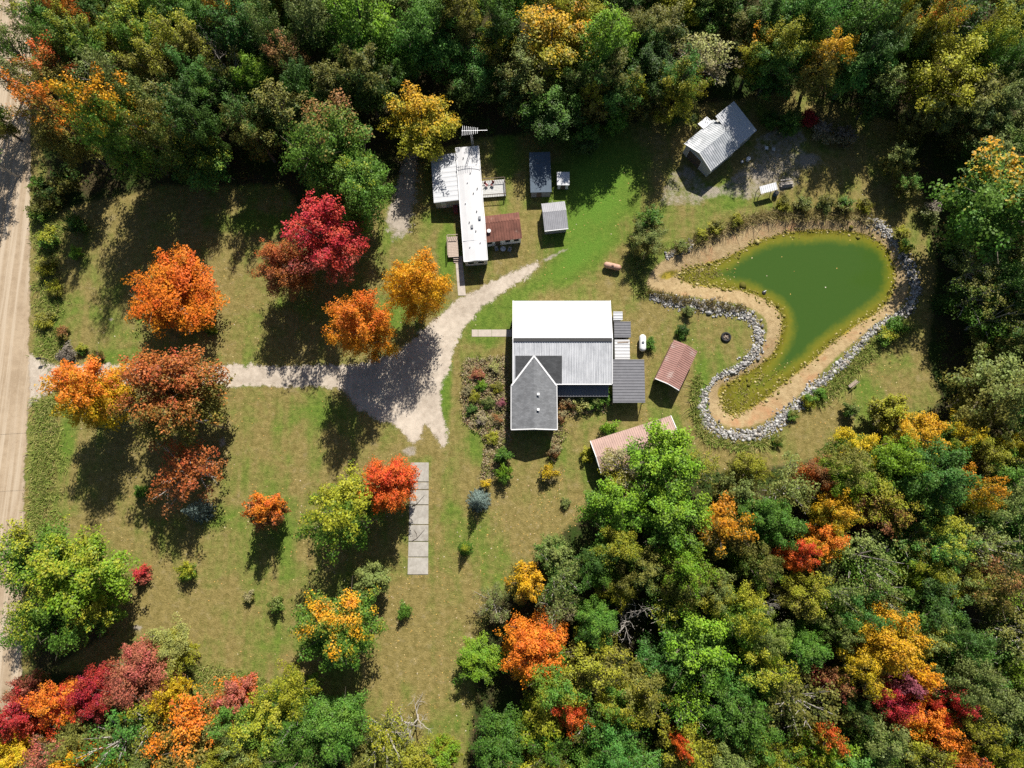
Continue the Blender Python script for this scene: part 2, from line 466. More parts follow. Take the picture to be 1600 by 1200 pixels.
def inside(pts, poly):
    x, y = pts[:, 0], pts[:, 1]; r = np.zeros(len(pts), bool); n = len(poly)
    for i in range(n):
        x1, y1 = poly[i]; x2, y2 = poly[i - 1]
        c = ((y1 > y) != (y2 > y)) & (x < (x2 - x1) * (y - y1) / (y2 - y1 + 1e-12) + x1)
        r ^= c
    return r


def sdf(pts, poly):
    """Positive inside."""
    d = seg_dist(pts, poly)
    return np.where(inside(pts, poly), d, -d)


def smooth_poly(poly, step=1.0, closed=True, it=2):
    p = np.asarray(poly, float)
    for _ in range(it):
        q = np.roll(p, -1, 0) if closed else None
        if closed:
            p = np.stack([.75 * p + .25 * q, .25 * p + .75 * q], 1).reshape(-1, 2)
        else:
            a, b = p[:-1], p[1:]
            p = np.vstack([p[:1], np.stack([.75 * a + .25 * b, .25 * a + .75 * b], 1).reshape(-1, 2), p[-1:]])
    return p


POND = smooth_poly(PP([(1062, 424), (1090, 418), (1115, 412), (1150, 398), (1180, 380), (1210, 370), (1250, 362), (1300, 361), (1340, 364), (1370, 376), (1390, 397), (1398, 425), (1396, 450), (1385, 472), (1365, 490), (1335, 507), (1305, 530), (1275, 556), (1245, 580), (1215, 605), (1190, 625), (1165, 640), (1145, 648), (1132, 640), (1128, 622), (1135, 603), (1155, 590), (1180, 578), (1205, 560), (1220, 535), (1225, 505), (1220, 485), (1200, 468), (1170, 455), (1130, 448), (1095, 446), (1065, 438)], -.7))
BANK = smooth_poly(PP([(1008, 440), (1022, 418), (1045, 400), (1080, 385), (1120, 363), (1160, 345), (1200, 343), (1260, 343), (1320, 343), (1360, 346), (1388, 361), (1410, 392), (1420, 430), (1418, 465), (1402, 488), (1378, 497), (1340, 529), (1300, 565), (1270, 595), (1235, 632), (1200, 655), (1170, 668), (1140, 668), (1115, 655), (1105, 635), (1108, 605), (1125, 590), (1160, 572), (1185, 555), (1198, 530), (1200, 505), (1190, 490), (1165, 478), (1125, 470), (1080, 463), (1040, 458), (1012, 452)]))
FOREST = [PP(q) for q in (
    [(-500, -900), (2100, -900), (2100, 640), (1480, 650), (1450, 560), (1465, 420), (1440, 300), (1400, 190), (1240, 140), (1060, 170), (1000, 190), (900, 200), (760, 215), (680, 235), (600, 290), (480, 330), (440, 290), (250, 290), (75, 330), (60, 100)],
    [(755, 980), (820, 890), (880, 830), (940, 790), (1090, 740), (1180, 735), (1290, 715), (1430, 655), (1520, 590), (2300, 500), (2300, 1700), (720, 1700), (730, 1180)],
    [(-400, 1050), (130, 1050), (250, 1060), (310, 1090), (420, 1085), (560, 1105), (680, 1185), (700, 1700), (-400, 1700)],
    [(40, 860), (150, 900), (170, 990), (60, 1060), (40, 1000)],
)]
DRIVE = PP([(30, 545), (60, 562), (90, 570), (200, 571), (330, 571), (440, 572), (520, 572), (560, 570), (600, 560), (640, 535), (680, 500), (715, 470), (760, 445), (800, 425), (840, 409), (845, 416), (820, 434), (795, 450), (755, 478), (728, 508), (712, 540), (700, 575), (688, 610), (690, 640), (697, 670), (699, 690), (689, 697), (676, 676), (664, 662), (657, 675), (654, 692), (645, 694), (625, 670), (585, 652), (560, 640), (530, 606), (500, 603), (330, 602), (200, 602), (95, 604), (65, 618), (38, 640)])
LANE = PP([(655, 235), (652, 300), (645, 340), (632, 372), (612, 374), (604, 350), (606, 325), (618, 290), (632, 235)])
ROAD = PP([(-22, -60), (44, -60), (48, 0), (48, 160), (47, 300), (46, 450), (45, 540), (47, 600), (41, 680), (38, 760), (35, 850), (34, 950), (34, 1050), (22, 1120), (12, 1300), (-60, 1300), (-34, 1000), (-26, 600)])
DRIVE_PX_TRACK = PP([(880, 300), (905, 340), (930, 360), (985, 365)])

# ------------------------------------------------------------------ ground sheet with the pond basin
gx = np.concatenate([[-900, -500, -300, -200, -150], np.arange(-120, 120.01, .8), [150, 200, 300, 500, 900]])
gy = np.concatenate([[-800, -400, -200, -120, -80], np.arange(-60, 118.01, .8), [150, 200, 300, 500, 1200]])
GX, GY = np.meshgrid(gx, gy); G = np.stack([GX.ravel(), GY.ravel()], 1)
near = (np.abs(G[:, 0]) < 121) & (G[:, 1] > -61) & (G[:, 1] < 119)


def blob(cx, cy, rx, ry=None, ang=0.0):
    """Soft elliptical patch around a photograph pixel (radii in pixels), 1 at its centre."""
    c = P(cx, cy); s = .112; rx *= s; ry = (ry or rx / s) * s
    d = G - c; a = math.radians(ang); u = d[:, 0] * math.cos(a) + d[:, 1] * math.sin(a); w = -d[:, 0] * math.sin(a) + d[:, 1] * math.cos(a)
    return np.clip(1.25 - np.sqrt((u / rx) ** 2 + (w / ry) ** 2), 0, 1)


s_bank = sdf(G, BANK); s_pond = sdf(G, POND)
shallow = np.clip(blob(1160, 625, 75, 60) * 1.2, 0, 1) + np.clip(blob(1080, 432, 45, 25) * 1.2, 0, 1)
depth_in = np.minimum(2.2, np.maximum(s_pond, 0) * .42) * np.clip(1 - .62 * shallow, .2, 1)
gz = np.zeros(len(G))
slope = (s_bank > 0) & (s_pond <= 0)
gz[slope] = -.72 * s_bank[slope] / (s_bank[slope] - s_pond[slope] + 1e-6)
gz[s_pond > 0] = -.72 - depth_in[s_pond > 0]
sand = np.clip(.5 + s_bank * .45, 0, 1)
algae = np.clip(.5 + (s_pond + .35) * .55, 0, 1) * .95
algae = np.maximum(algae, .75 * blob(1045, 428, 30, 12, 20)); algae = np.maximum(algae, .7 * blob(1130, 612, 14, 26, -10))
forest = np.zeros(len(G))
for f in FOREST: forest = np.maximum(forest, np.clip(.5 + sdf(G, f) * .22, 0, 1))
bare = np.zeros(len(G))
for poly in (DRIVE, LANE, ROAD): bare = np.maximum(bare, np.clip(.4 + sdf(G, poly) * .3, 0, .55))
for a in ((173, 500, 11, 8), (215, 980, 16, 9), (1260, 250, 50, 28), (1110, 300, 40, 20), (1190, 270, 45, 22), (860, 402, 34, 7, 28), (880, 392, 20, 6, 28), (348, 690, 12, 16), (640, 705, 20, 14), (1330, 650, 22, 7, 30)):
    bare = np.maximum(bare, .62 * blob(*a))
for q_ in ([(1120, 300), (1165, 262), (1185, 215), (1240, 190), (1258, 215), (1245, 290), (1205, 300), (1165, 312)], [(1030, 320), (1050, 270), (1075, 258), (1105, 295), (1095, 318)]):
    bare = np.maximum(bare, np.clip(.5 + sdf(G, PP(q_)) * .3, 0, .5))
bare[s_bank > .3] = 0
dry = np.full(len(G), .6)
# lush stripes and hollows
for a, w in (((932, 300, 78, 135, -25), 1.25), ((880, 420, 110, 26, 32), .75), ((1010, 390, 30, 60), .5), ((690, 620, 10, 75), .6), ((700, 590, 14, 60), .5), ((400, 350, 90, 22), .6), ((620, 500, 40, 30), .5),
             ((105, 690, 14, 60), .8), ((370, 590, 60, 16), .6), ((790, 230, 26, 60), 1.0), ((700, 395, 16, 60), 1.0), ((740, 650, 18, 90), .35), ((1095, 600, 14, 60), .8), ((760, 500, 40, 40), .7), ((1340, 600, 50, 50), .35),
             ((500, 640, 60, 24), .4), ((440, 820, 40, 60), .35), ((700, 760, 16, 70), .35), ((1140, 300, 70, 40), .4), ((90, 480, 30, 60), .4), ((200, 560, 120, 16), .3), ((560, 660, 40, 40), .3), ((760, 850, 30, 60), .35)):
    dry -= w * np.clip(blob(*a), 0, 1)
for a, w in (((820, 780, 90, 70), .3), ((250, 950, 120, 60), .3), ((650, 1000, 90, 90), .28), ((1010, 500, 60, 30), .3), ((1150, 700, 60, 30), .4), ((1290, 650, 60, 30, 30), .4), ((350, 440, 70, 60), .12), ((560, 740, 50, 20), .2), ((1310, 280, 40, 50), .2)):
    dry += w * np.clip(blob(*a), 0, 1)
GBED = PP([(722, 560), (795, 556), (797, 690), (775, 740), (765, 760), (752, 745), (760, 690), (722, 655)])
mulch = np.clip(.5 + sdf(G, GBED) * .5, 0, 1) * .9
mulch = np.maximum(mulch, .9 * np.clip(.5 + sdf(G, PP([(872, 615), (952, 617), (950, 642), (880, 650), (878, 680), (866, 720), (858, 700)])) * .6, 0, 1))
ny, nx = GX.shape
idx = np.arange(ny * nx).reshape(ny, nx)
quads = np.stack([idx[:-1, :-1], idx[:-1, 1:], idx[1:, 1:], idx[1:, :-1]], -1).reshape(-1, 4)
me = np_mesh('ground', np.column_stack([G, gz]), quads, M['ground'],
             dict(dry=dry, forest=forest, sand=sand, bare=bare, mulch=mulch, algae=algae))
me.polygons.foreach_set('use_smooth', [True] * len(me.polygons))
tag(link(bpy.data.objects.new('ground', me)), kind='structure')

# pond water
wx = np.arange(POND[:, 0].min() - 1, POND[:, 0].max() + 1, .6); wy = np.arange(POND[:, 1].min() - 1, POND[:, 1].max() + 1, .6)
WX, WY = np.meshgrid(wx, wy); W2 = np.stack([WX.ravel(), WY.ravel()], 1); sw = sdf(W2, POND)


def blob_at(pts, cx, cy, rx, ry):
    d = pts - P(cx, cy); return np.clip(1.25 - np.sqrt((d[:, 0] / (rx * .112)) ** 2 + (d[:, 1] / (ry * .112)) ** 2), 0, 1)


shal = np.clip(blob_at(W2, 1160, 625, 75, 60) * 1.2, 0, 1) + np.clip(blob_at(W2, 1080, 432, 45, 25) * 1.2, 0, 1)
wdep = np.minimum(2.2, np.maximum(sw, 0) * .42) * np.clip(1 - .62 * shal, .2, 1)
wi = np.arange(len(W2)).reshape(WX.shape)
wq = np.stack([wi[:-1, :-1], wi[:-1, 1:], wi[1:, 1:], wi[1:, :-1]], -1).reshape(-1, 4)
wq = wq[(sw[wq] > -.9).all(1)]
me = np_mesh('pond_water', np.column_stack([W2, np.full(len(W2), -.71)]), wq, M['water'], dict(depth=wdep))
me.polygons.foreach_set('use_smooth', [True] * len(me.polygons))
tag(link(bpy.data.objects.new('pond_water', me)), kind='structure')


def sheet(name, poly, z, mat, margin=1.2, step=.6):
    """Gravel sheet whose worn edge breaks up (the material thins it out by its distance to the edge)."""
    lo, hi = poly.min(0) - margin, poly.max(0) + margin
    X, Y = np.meshgrid(np.arange(lo[0], hi[0], step), np.arange(lo[1], hi[1], step)); p = np.stack([X.ravel(), Y.ravel()], 1)
    e = sdf(p, poly); i = np.arange(len(p)).reshape(X.shape)
    q = np.stack([i[:-1, :-1], i[:-1, 1:], i[1:, 1:], i[1:, :-1]], -1).reshape(-1, 4)
    q = q[(e[q] > -margin).all(1)]; u, inv = np.unique(q, return_inverse=True)
    me = np_mesh(name, np.column_stack([p[u], np.full(len(u), z)]), inv.reshape(-1, 4), mat, dict(edge=e[u]))
    return tag(link(bpy.data.objects.new(name, me)), kind='structure')


sheet('road', ROAD, .012, M['road'])
sheet('driveway', DRIVE, .008, M['drive'])
sheet('side_lane', LANE, .005, M['lane'])


def slabs(name, corners, cuts, mat, th=.1, gap=.04):
    """Concrete strip of separate slabs: corners = start-left, start-right, end-right, end-left pixels; cuts in 0..1."""
    a, b, c, d = PP(corners)
    root = empty(name, (*((a + b + c + d) / 4), 0)); tag(root, kind='structure'); o = (a + b + c + d) / 4
    for t0, t1 in zip(cuts[:-1], cuts[1:]):
        e0, e1 = t0 + .004, t1 - .004
        q = [a + (d - a) * e0, b + (c - b) * e0, b + (c - b) * e1, a + (d - a) * e1]
        mb = MB(); h = th + rnd.uniform(-.015, .02)
        lo = [(*(p - o), .002) for p in q]; hi = [(*(p - o), h) for p in q]
        mb.face(hi if np.cross(q[1] - q[0], q[2] - q[1]) > 0 else hi[::-1])
        for k in range(4): mb.face([lo[k], lo[(k + 1) % 4], hi[(k + 1) % 4], hi[k]])
        mb.build('slab', mat, root)
    return root


slabs('concrete_pad', [(642, 722), (670, 722), (669, 898), (637, 898)], [0, .18, .25, .386, .562, .71, .846, 1], M['concrete'])
slabs('walkway', [(737, 526), (737, 515), (800, 515), (800, 526)], [0, .16, .5, 1], M['walk'], .05)
slabs('walkway', [(722, 400), (711, 400), (716, 462), (728, 462)], [0, .33, .66, 1], M['walk'], .05)


# ------------------------------------------------------------------ buildings
def frame(A, B, C, z):
    """Rectangle whose corner pixels A, B (lower edge, left to right) and C (above B) lie at height z."""
    a, b, c = P(*A, z), P(*B, z), P(*C, z)
    L = np.linalg.norm(b - a); u = (b - a) / L; w = np.array([-u[1], u[0]])
    return a, math.atan2(u[1], u[0]), L, float((c - b) @ w)


def to_local(px, py, z, a, ang):
    d = P(px, py, z) - a; c, s = math.cos(ang), math.sin(ang)
    return d[0] * c + d[1] * s, -d[0] * s + d[1] * c


def walls_gable(parent, L, W, e, r, axis, mat, inset=.25, name='wall'):
    """Closed gable body under the roof; ridge along axis."""
    mb = MB(); x0, x1, y0, y1 = inset, L - inset, inset, W - inset; g = .07
    if axis == 'x':
        k = (r - e) / (W / 2); ee = e + k * inset - g; ym = W / 2
        prof = [(y0, 0), (y1, 0), (y1, ee), (ym, r - g), (y0, ee)]
        A = [(x0, y, z) for y, z in prof]; B = [(x1, y, z) for y, z in prof]
    else:
        k = (r - e) / (L / 2); ee = e + k * inset - g; xm = L / 2
        prof = [(x0, 0), (x1, 0), (x1, ee), (xm, r - g), (x0, ee)]
        A = [(x, y1, z) for x, z in prof]; B = [(x, y0, z) for x, z in prof]
    mb.face(A[::-1]); mb.face(B)
    for i in range(5): mb.face([A[i], A[(i + 1) % 5], B[(i + 1) % 5], B[i]])
    return mb.build(name, mat, parent)


def gable_roof(parent, L, W, e, r, axis, mat, rib=None, trim=None, mid=.5, name='roof_slope'):
    if axis == 'x':
        m = W * mid
        s = [((0, 0, e), (L, 0, e), (L, m, r), (0, m, r)), ((L, W, e), (0, W, e), (0, m, r), (L, m, r))]
    else:
        m = L * mid
        s = [((0, 0, e), (0, W, e), (m, W, r), (m, 0, r)), ((L, 0, e), (L, W, e), (m, W, r), (m, 0, r))]
    for q in s:
        mb = MB()
        if rib: mb.ribbed(*q, pitch=rib)
        else: mb.slab(*q, .08)
        mb.build(name, mat, parent)
    if trim:
        for q in s:
            for p0, p1 in ((q[0], q[3]), (q[1], q[2])):
                v0, v1 = Vector(p0) + Vector((0, 0, .03)), Vector(p1) + Vector((0, 0, .03))
                MB().bar(v0, v1, .16, .16).build('barge_board', trim, parent)
    return s


def flat_roof(parent, L, W, z_lo, z_hi, mat, rib=None, along='y', name='roof_panel'):
    """Mono-pitch: low along y=0, high along y=W (ribs along y or x)."""
    p = [(0, 0, z_lo), (L, 0, z_lo), (L, W, z_hi), (0, W, z_hi)]
    mb = MB()
    if rib: mb.ribbed(*(p if along == 'y' else [p[1], p[2], p[3], p[0]]), pitch=rib)
    else: mb.slab(*p, .08)
    return mb.build(name, mat, parent)


def box_part(name, mat, parent, *b):
    return MB().box(*b).build(name, mat, parent)


def window(parent, x0, x1, y0, y1, z0, z1):
    w = box_part('window', M['glass'], parent, x0, x1, y0, y1, z0, z1)
    MB().box(x0 - .07, x1 + .07, y0 - .01, y1 - .001, z1, z1 + .08).box(x0 - .07, x1 + .07, y0 - .01, y1 - .001, z0 - .08, z0).box(x0 - .07, x0, y0 - .01, y1 - .001, z0, z1).box(x1, x1 + .07, y0 - .01, y1 - .001, z0, z1).build('window_frame', M['trim'], w)


def door(parent, mat, x0, x1, y0, y1, z0, z1):
    d = box_part('door', mat, parent, x0, x1, y0, y1, z0, z1)
    box_part('handle', M['steel'], d, x1 - .16, x1 - .08, y0 - .06, y0 - .002, 1.0, 1.06)


# ---- pole barn with the shingled house wing
a, ang, L, W = frame((802, 600), (956, 600), (957, 470), 4.0)
barn = empty('pole_barn_house', (*a, 0), ang, 'large white metal roofed pole barn with grey shingled gable wing and white trim', 'house')
EV, RG = 4.0, 5.55
walls_gable(barn, L, W, EV, RG, 'x', M['siding'], .3)
gs = MB().ribbed((0, 0, EV), (L, 0, EV), (L, W / 2, RG), (0, W / 2, RG), pitch=.42, amp=.045).build('roof_slope', M['barn_metal'], barn)
gs['label'] = 'dull ribbed lower roof slope with streaks'
MB().ribbed((L, W, EV), (0, W, EV), (0, W / 2, RG), (L, W / 2, RG), pitch=.42, amp=.015).build('roof_slope', M['white_metal'], barn)
MB().slab((0, W / 2 - .32, RG + .1), (L, W / 2 - .32, RG + .1), (L, W / 2 + .3, RG + .12), (0, W / 2 + .3, RG + .12), .1).build('ridge_cap', M['ridge'], barn)
MB().slab((0, W / 2 + .31, RG + .09), (L, W / 2 + .31, RG + .09), (L, W / 2 + .42, RG + .08), (0, W / 2 + .42, RG + .08), .06).build('ridge_flashing', M['trim'], barn)
for x in (-.06, L + .06):
    MB().bar((x, 0, EV + .03), (x, W / 2, RG + .03), .14, .2).build('barge_board', M['trim'], barn)
    MB().bar((x, W / 2, RG + .03), (x, W, EV + .03), .14, .2).build('barge_board', M['trim'], barn)
MB().bar((0, -.06, EV - .02), (L, -.06, EV - .02), .13, .16).build('gutter', M['trim'], barn)
kb = (RG - EV) / (W / 2)                                    # barn slope


def bz(y): return EV + kb * y


# wing: ridge runs down the picture
wl, _ = to_local(799, 640, 3.9, a, ang); wr, _ = to_local(870, 640, 3.9, a, ang)
_, wb = to_local(834, 671, 4.2, a, ang)
wm = (wl + wr) / 2; y_r = to_local(834, 557, 4.9, a, ang)[1]; dk = .085
wing_r = bz(y_r) + dk; wing_e = EV + .02
kw = (wing_r - wing_e) / (wm - wl)
for x0, x1 in ((.35, wm), (wm, to_local(878, 580, 4.3, a, ang)[0])):
    q = [(x0, .12, bz(.12) + dk), (x1, .12, bz(.12) + dk), (x1, y_r + .1, bz(y_r + .1) + dk), (x0, y_r + .1, bz(y_r + .1) + dk)]
    MB().slab(*q, .04).build('cricket_shingles', M['dark_shingle'], barn)
for x in (wl, wr):
    z0 = wing_e; y_e = (z0 - dk - EV) / kb
    MB().slab((x, wb, z0), (wm, wb, wing_r), (wm, y_r, wing_r), (x, y_e, z0), .08).build('wing_roof_slope', M['shingle'], barn)
    MB().bar((x, y_e, z0 + .05), (wm, y_r + .05, wing_r + .06), .26, .1).build('valley_flashing', M['trim'], barn)
    MB().bar((x, wb - .02, z0 - .02), (wm, wb - .02, wing_r), .16, .2).build('barge_board', M['trim'], barn)
    g_ = .05 if x > wm else -.05
    MB().bar((x + g_, wb, z0 - .04), (x + g_, y_e, z0 - .04), .1, .14).build('gutter', M['trim'], barn)
mb = MB(); i_ = .3
pr = [(wl + i_, 0), (wr - i_, 0), (wr - i_, wing_e + kw * i_ - .1), (wm, wing_r - .1), (wl + i_, wing_e + kw * i_ - .1)]
A_ = [(x, wb + .3, z) for x, z in pr]; B_ = [(x, .2, z) for x, z in pr]
mb.face(A_); mb.face(B_[::-1])
for k in range(5): mb.face([A_[k], B_[k], B_[(k + 1) % 5], A_[(k + 1) % 5]])
mb.build('wing_wall', M['siding'], barn)
for py in (616, 640):
    vx, vy = to_local(841, py, 5.0, a, ang); zz = wing_r - (vx - wm) * (wing_r - wing_e) / (wr - wm)
    MB().tube([(vx, vy, zz - .1), (vx, vy, zz + .35)], [.13, .13], 8).box(vx - .2, vx + .2, vy - .2, vy + .2, zz + .35, zz + .42).build('roof_vent', M['trim'], barn)
for k in range(4):
    x = wr + 1.6 + k * 2.2
    if x < L - 1.2: window(barn, x, x + 1.0, .27, .31, 1.1, 2.1)
# porch strip along the lower barn wall
px0 = wr + .15
MB().ribbed((px0, -1.9, 2.35), (L - .4, -1.9, 2.35), (L - .4, .2, 2.9), (px0, .2, 2.9), pitch=.5).build('porch_roof', M['grey_metal'], barn)
for x in (px0 + .3, (px0 + L) / 2, L - .7): box_part('porch_post', M['wood'], barn, x - .06, x + .06, -1.8, -1.68, 0, 2.34)


def lean_to(name, A, B, C, z_lo, z_hi, mat, label, rib=None, along='y', wall=None, cat='shed'):
    a, ang, L, W = frame(A, B, C, (z_lo + z_hi) / 2)
    o = empty(name, (*a, 0), ang, label, cat)
    flat_roof(o, L, W, z_lo, z_hi, mat, rib, along)
    if wall:
        mb = MB(); i = .18; zb = lambda y: z_lo + (z_hi - z_lo) * y / W - .1
        A_ = [(i, i, 0), (L - i, i, 0), (L - i, i, zb(i)), (i, i, zb(i))]; B_ = [(i, W - i, 0), (L - i, W - i, 0), (L - i, W - i, zb(W - i)), (i, W - i, zb(W - i))]
        mb.face(A_); mb.face(B_[::-1]); mb.face([A_[0], A_[3], B_[3], B_[0]]); mb.face([A_[1], B_[1], B_[2], A_[2]]); mb.face([A_[3], A_[2], B_[2], B_[3]])
        mb.build('wall', wall, o)
        door(o, M['dark_wood'], L * .3, L * .3 + .9, i - .05, i - .002, .05, min(1.95, z_lo - .2))
    else:
        for x in (.15, L - .15):
            for y in ((.15, W / 2, W - .15) if W > 4 else (.15, W - .15)):
                zt = z_lo + (z_hi - z_lo) * y / W - .07
                box_part('post', M['wood'], o, x - .06, x + .06, y - .06, y + .06, 0, zt)
    return o, L, W


lean_to('lean_to_shed', (958.5, 500), (973, 500), (973, 487), 2.3, 2.45, M['white_metal'], 'tiny white roofed lean-to against the right end of the barn', .5, 'x', M['siding'])
lean_to('lean_to_shed', (960, 527), (986, 527), (985, 502.5), 2.4, 2.6, M['grey_metal'], 'small dark grey roofed lean-to at the right end of the barn', .45, 'x', M['dark_siding'])
o, L_, W_ = lean_to('lean_to_shed', (961, 561), (984.5, 561), (983, 531), 2.2, 2.4, M['home_roof'], 'white roofed lean-to between two grey roofs beside the barn', .6, 'x', M['siding'])
MB().bar((.5, W_ - .5, 2.46), (L_ - .2, W_ - .42, 2.46), .18, .08).build('roof_plank', M['wood'], o)
lean_to('carport', (958, 629), (1008.5, 629), (1009.5, 562), 2.85, 3.2, M['grey_metal'], 'grey ribbed metal carport at the lower right corner of the barn', .5, 'x', None, 'carport')

# ---- faded red gable carport
a, ang, L, W = frame((1061, 610), (1090, 549), (1052, 533), 2.7)
o = empty('carport', (*a, 0), ang, 'free-standing faded red metal carport beside the white tank', 'carport')
gable_roof(o, L, W, 2.7, 3.35, 'x', M['pink_metal'], .36)
for p in ((0, 0), (0, W)):
    MB().bar((0, p[1], 2.73), (0, W / 2, 3.4), .12, .12).build('barge_board', M['trim'], o)
for x in (.15, L * .33, L * .66, L - .15):
    for y in (.12, W - .12): box_part('post', M['steel'], o, x - .04, x + .04, y - .04, y + .04, 0, 2.7)
    MB().bar((x, .15, 2.6), (x, W - .15, 2.6), .07, .07).build('tie_beam', M['steel'], o)
MB().box(.1, L - .1, W - .1, W - .07, .1, 2.6).build('side_wall', M['pink_metal'], o)

# ---- long pink shed under the big maple
a, ang, L, W = frame((940, 741), (1066, 701), (1046, 650), 3.0)
o = empty('storage_shed', (*a, 0), ang, 'long pale red ribbed roof shed partly hidden under bright green maple', 'shed')
gable_roof(o, L, W, 3.0, 3.7, 'x', M['tan_metal'], .38)
walls_gable(o, L, W, 3.0, 3.7, 'x', M['dark_siding'], .25)
for x in (-.05, L + .05):
    for y in (0, W): MB().bar((x, y, 3.03), (x, W / 2, 3.75), .12, .14).build('barge_board', M['trim'], o)
box_part('door', M['trim'], o, .2, .245, W * .35, W * .65, 0, 2.2)

# ---- mobile home with its white addition
HZ = 3.3
a, ang, L, W = frame((725, 409), (762, 406), (744, 229), HZ)
home = empty('mobile_home', (*a, 0), ang, 'long narrow white mobile home with white side addition', 'house')
mb = MB(); prof = [(0, HZ - .05), (L * .25, HZ + .12), (L / 2, HZ + .18), (L * .75, HZ + .12), (L, HZ - .05)]
ys = [0, W * .18, W * .35, W * .5, W * .65, W * .82, W]
rows = []
for k, y in enumerate(ys):
    wob = (.0, .05, .12, .05, -.04, .03, 0)[k]
    rows.append([(x + (wob if x > L * .6 else 0), y, z) for x, z in prof])
for k in range(len(ys) - 1):
    for j in range(4): mb.face([rows[k][j], rows[k][j + 1], rows[k + 1][j + 1], rows[k + 1][j]])
mb.build('roof', M['home_roof'], home)
MB().bar((0, 0, HZ), (L, 0, HZ), .12, .2).bar((0, W, HZ), (L, W, HZ), .12, .2).bar((0, 0, HZ), (0, W, HZ), .1, .2).bar((L, 0, HZ), (L, W, HZ), .1, .2).build('roof_edge', M['trim'], home)
for f in (.175, .83): MB().bar((.05, W * f, HZ + .02), (L / 2, W * f, HZ + .2), .09, .05).bar((L / 2, W * f, HZ + .2), (L - .05, W * f, HZ + .02), .09, .05).build('roof_seam', M['steel'], home)
MB().box(.12, L - .12, .25, W - .12, .45, HZ - .08).build('wall', M['siding'], home)
MB().box(.2, L - .2, .35, W - .2, 0, .44).build('skirting', M['dark_siding'], home)
for x0, x1 in ((.6, 1.7), (2.4, 3.5)): window(home, x0, x1, .2, .245, 1.3, 2.3)
for z in (1.1, 2.55): box_part('belt_trim', M['trim'], home, .14, L - .14, .215, .247, z, z + .12)
for fx, fy in ((.3, .12), (.6, .25), (.35, .33), (.7, .42), (.25, .5), (.62, .58), (.8, .62), (.4, .68), (.55, .76), (.75, .15), (.3, .9)):
    x, y = fx * L, fy * W; MB().tube([(x, y, HZ), (x, y, HZ + .42)], [.09, .08], 7).build('roof_pipe', M['black'] if rnd.random() < .7 else M['steel'], home)
for fx, fy in ((.45, .29), (.8, .36)): box_part('roof_vent', M['dark_siding'], home, fx * L - .2, fx * L + .2, fy * W - .3, fy * W + .3, HZ + .05, HZ + .4)
# addition (left side, near the top)
c = [to_local(*p, 3.0, a, ang) for p in ((680, 317), (714, 312), (705, 236), (673, 246))]
ax0, ax1, ay0, ay1 = min(c[0][0], c[3][0]), -.05, (c[0][1] + c[1][1]) / 2, (c[2][1] + c[3][1]) / 2
MB().ribbed((ax0, ay0, 2.7), (ax0, ay1, 2.7), (ax1, ay1, 3.1), (ax1, ay0, 3.1), pitch=.9, amp=.03).build('addition_roof', M['white_metal'], home)
MB().box(ax0 + .2, ax1 - .02, ay0 + .2, ay1 - .2, 0, 2.62).build('addition_wall', M['siding'], home)
box_part('addition_door', M['trim'], home, ax0 + 1.2, ax0 + 2.1, ay0 + .14, ay0 + .19, .1, 2.1)
# red box by the addition
c = P(712, 325, .8)
b_ = empty('storage_bin', (*c, 0), ang, 'small red storage bin tucked against the mobile home wall', 'bin')
box_part('body', M['red'], b_, -.4, .3, -.85, .85, 0, .75); box_part('lid', M['red'], b_, -.45, .35, -.9, .9, .752, .85)
# brown-roofed side room
a2, ang2, L2, W2_ = frame((757, 379), (816, 372), (813, 331), 2.7)
o = empty('side_room', (*a2, 0), ang2, 'rusty brown roofed room built onto the right side of the mobile home', 'building')
gable_roof(o, L2, W2_, 2.6, 3.15, 'x', M['rust'], .5, None, .68)
MB().box(.15, L2 - .2, .25, W2_ - .2, 0, 2.5).build('wall', M['trim'], o)
door(o, M['dark_wood'], L2 * .28, L2 * .28 + .95, .2, .245, .05, 2.05)
for x in (.5, L2 * .55, L2 * .78): window(o, x, x + .9, .2, .245, 1.1, 2.05)
x, y = to_local(764, 362, 2.9, a2, ang2)
MB().tube([(x, y, 2.85), (x, y, 3.3)], [.28, .28], 10).tube([(x, y, 3.3), (x, y, 3.38)], [.36, .1], 10).build('roof_vent', M['trim'], o)


def deck(name, A, B, C, z, label, rail_sides, mat=M['deck'], rail=M['wood']):
    a, ang, L, W = frame(A, B, C, z)
    o = empty(name, (*a, 0), ang, label, 'deck')
    n = max(4, int(W / .28))
    for k in range(n):
        y0 = W * k / n; box_part('plank', mat, o, 0, L, y0 + .012, y0 + W / n - .012, z - .05, z)
    for x in (.1, L - .1):
        for y in (.1, W - .1): box_part('post', rail, o, x - .06, x + .06, y - .06, y + .06, 0, z - .052)
    S = {'left': ((.05, 0), (.05, W)), 'right': ((L - .05, 0), (L - .05, W)), 'bottom': ((0, .05), (L, .05)), 'top': ((0, W - .05), (L, W - .05))}
    for sd in rail_sides:
        (x0, y0), (x1, y1) = S[sd]
        MB().bar((x0, y0, z + .95), (x1, y1, z + .95), .12, .05).build('hand_rail', rail, o)
        m = max(3, int(math.hypot(x1 - x0, y1 - y0) / .3))
        for k in range(m + 1):
            t = k / m; xx, yy = x0 + (x1 - x0) * t, y0 + (y1 - y0) * t
            MB().bar((xx, yy, z), (xx, yy, z + .93), .05, .05).build('baluster', rail, o)
    return o, L, W


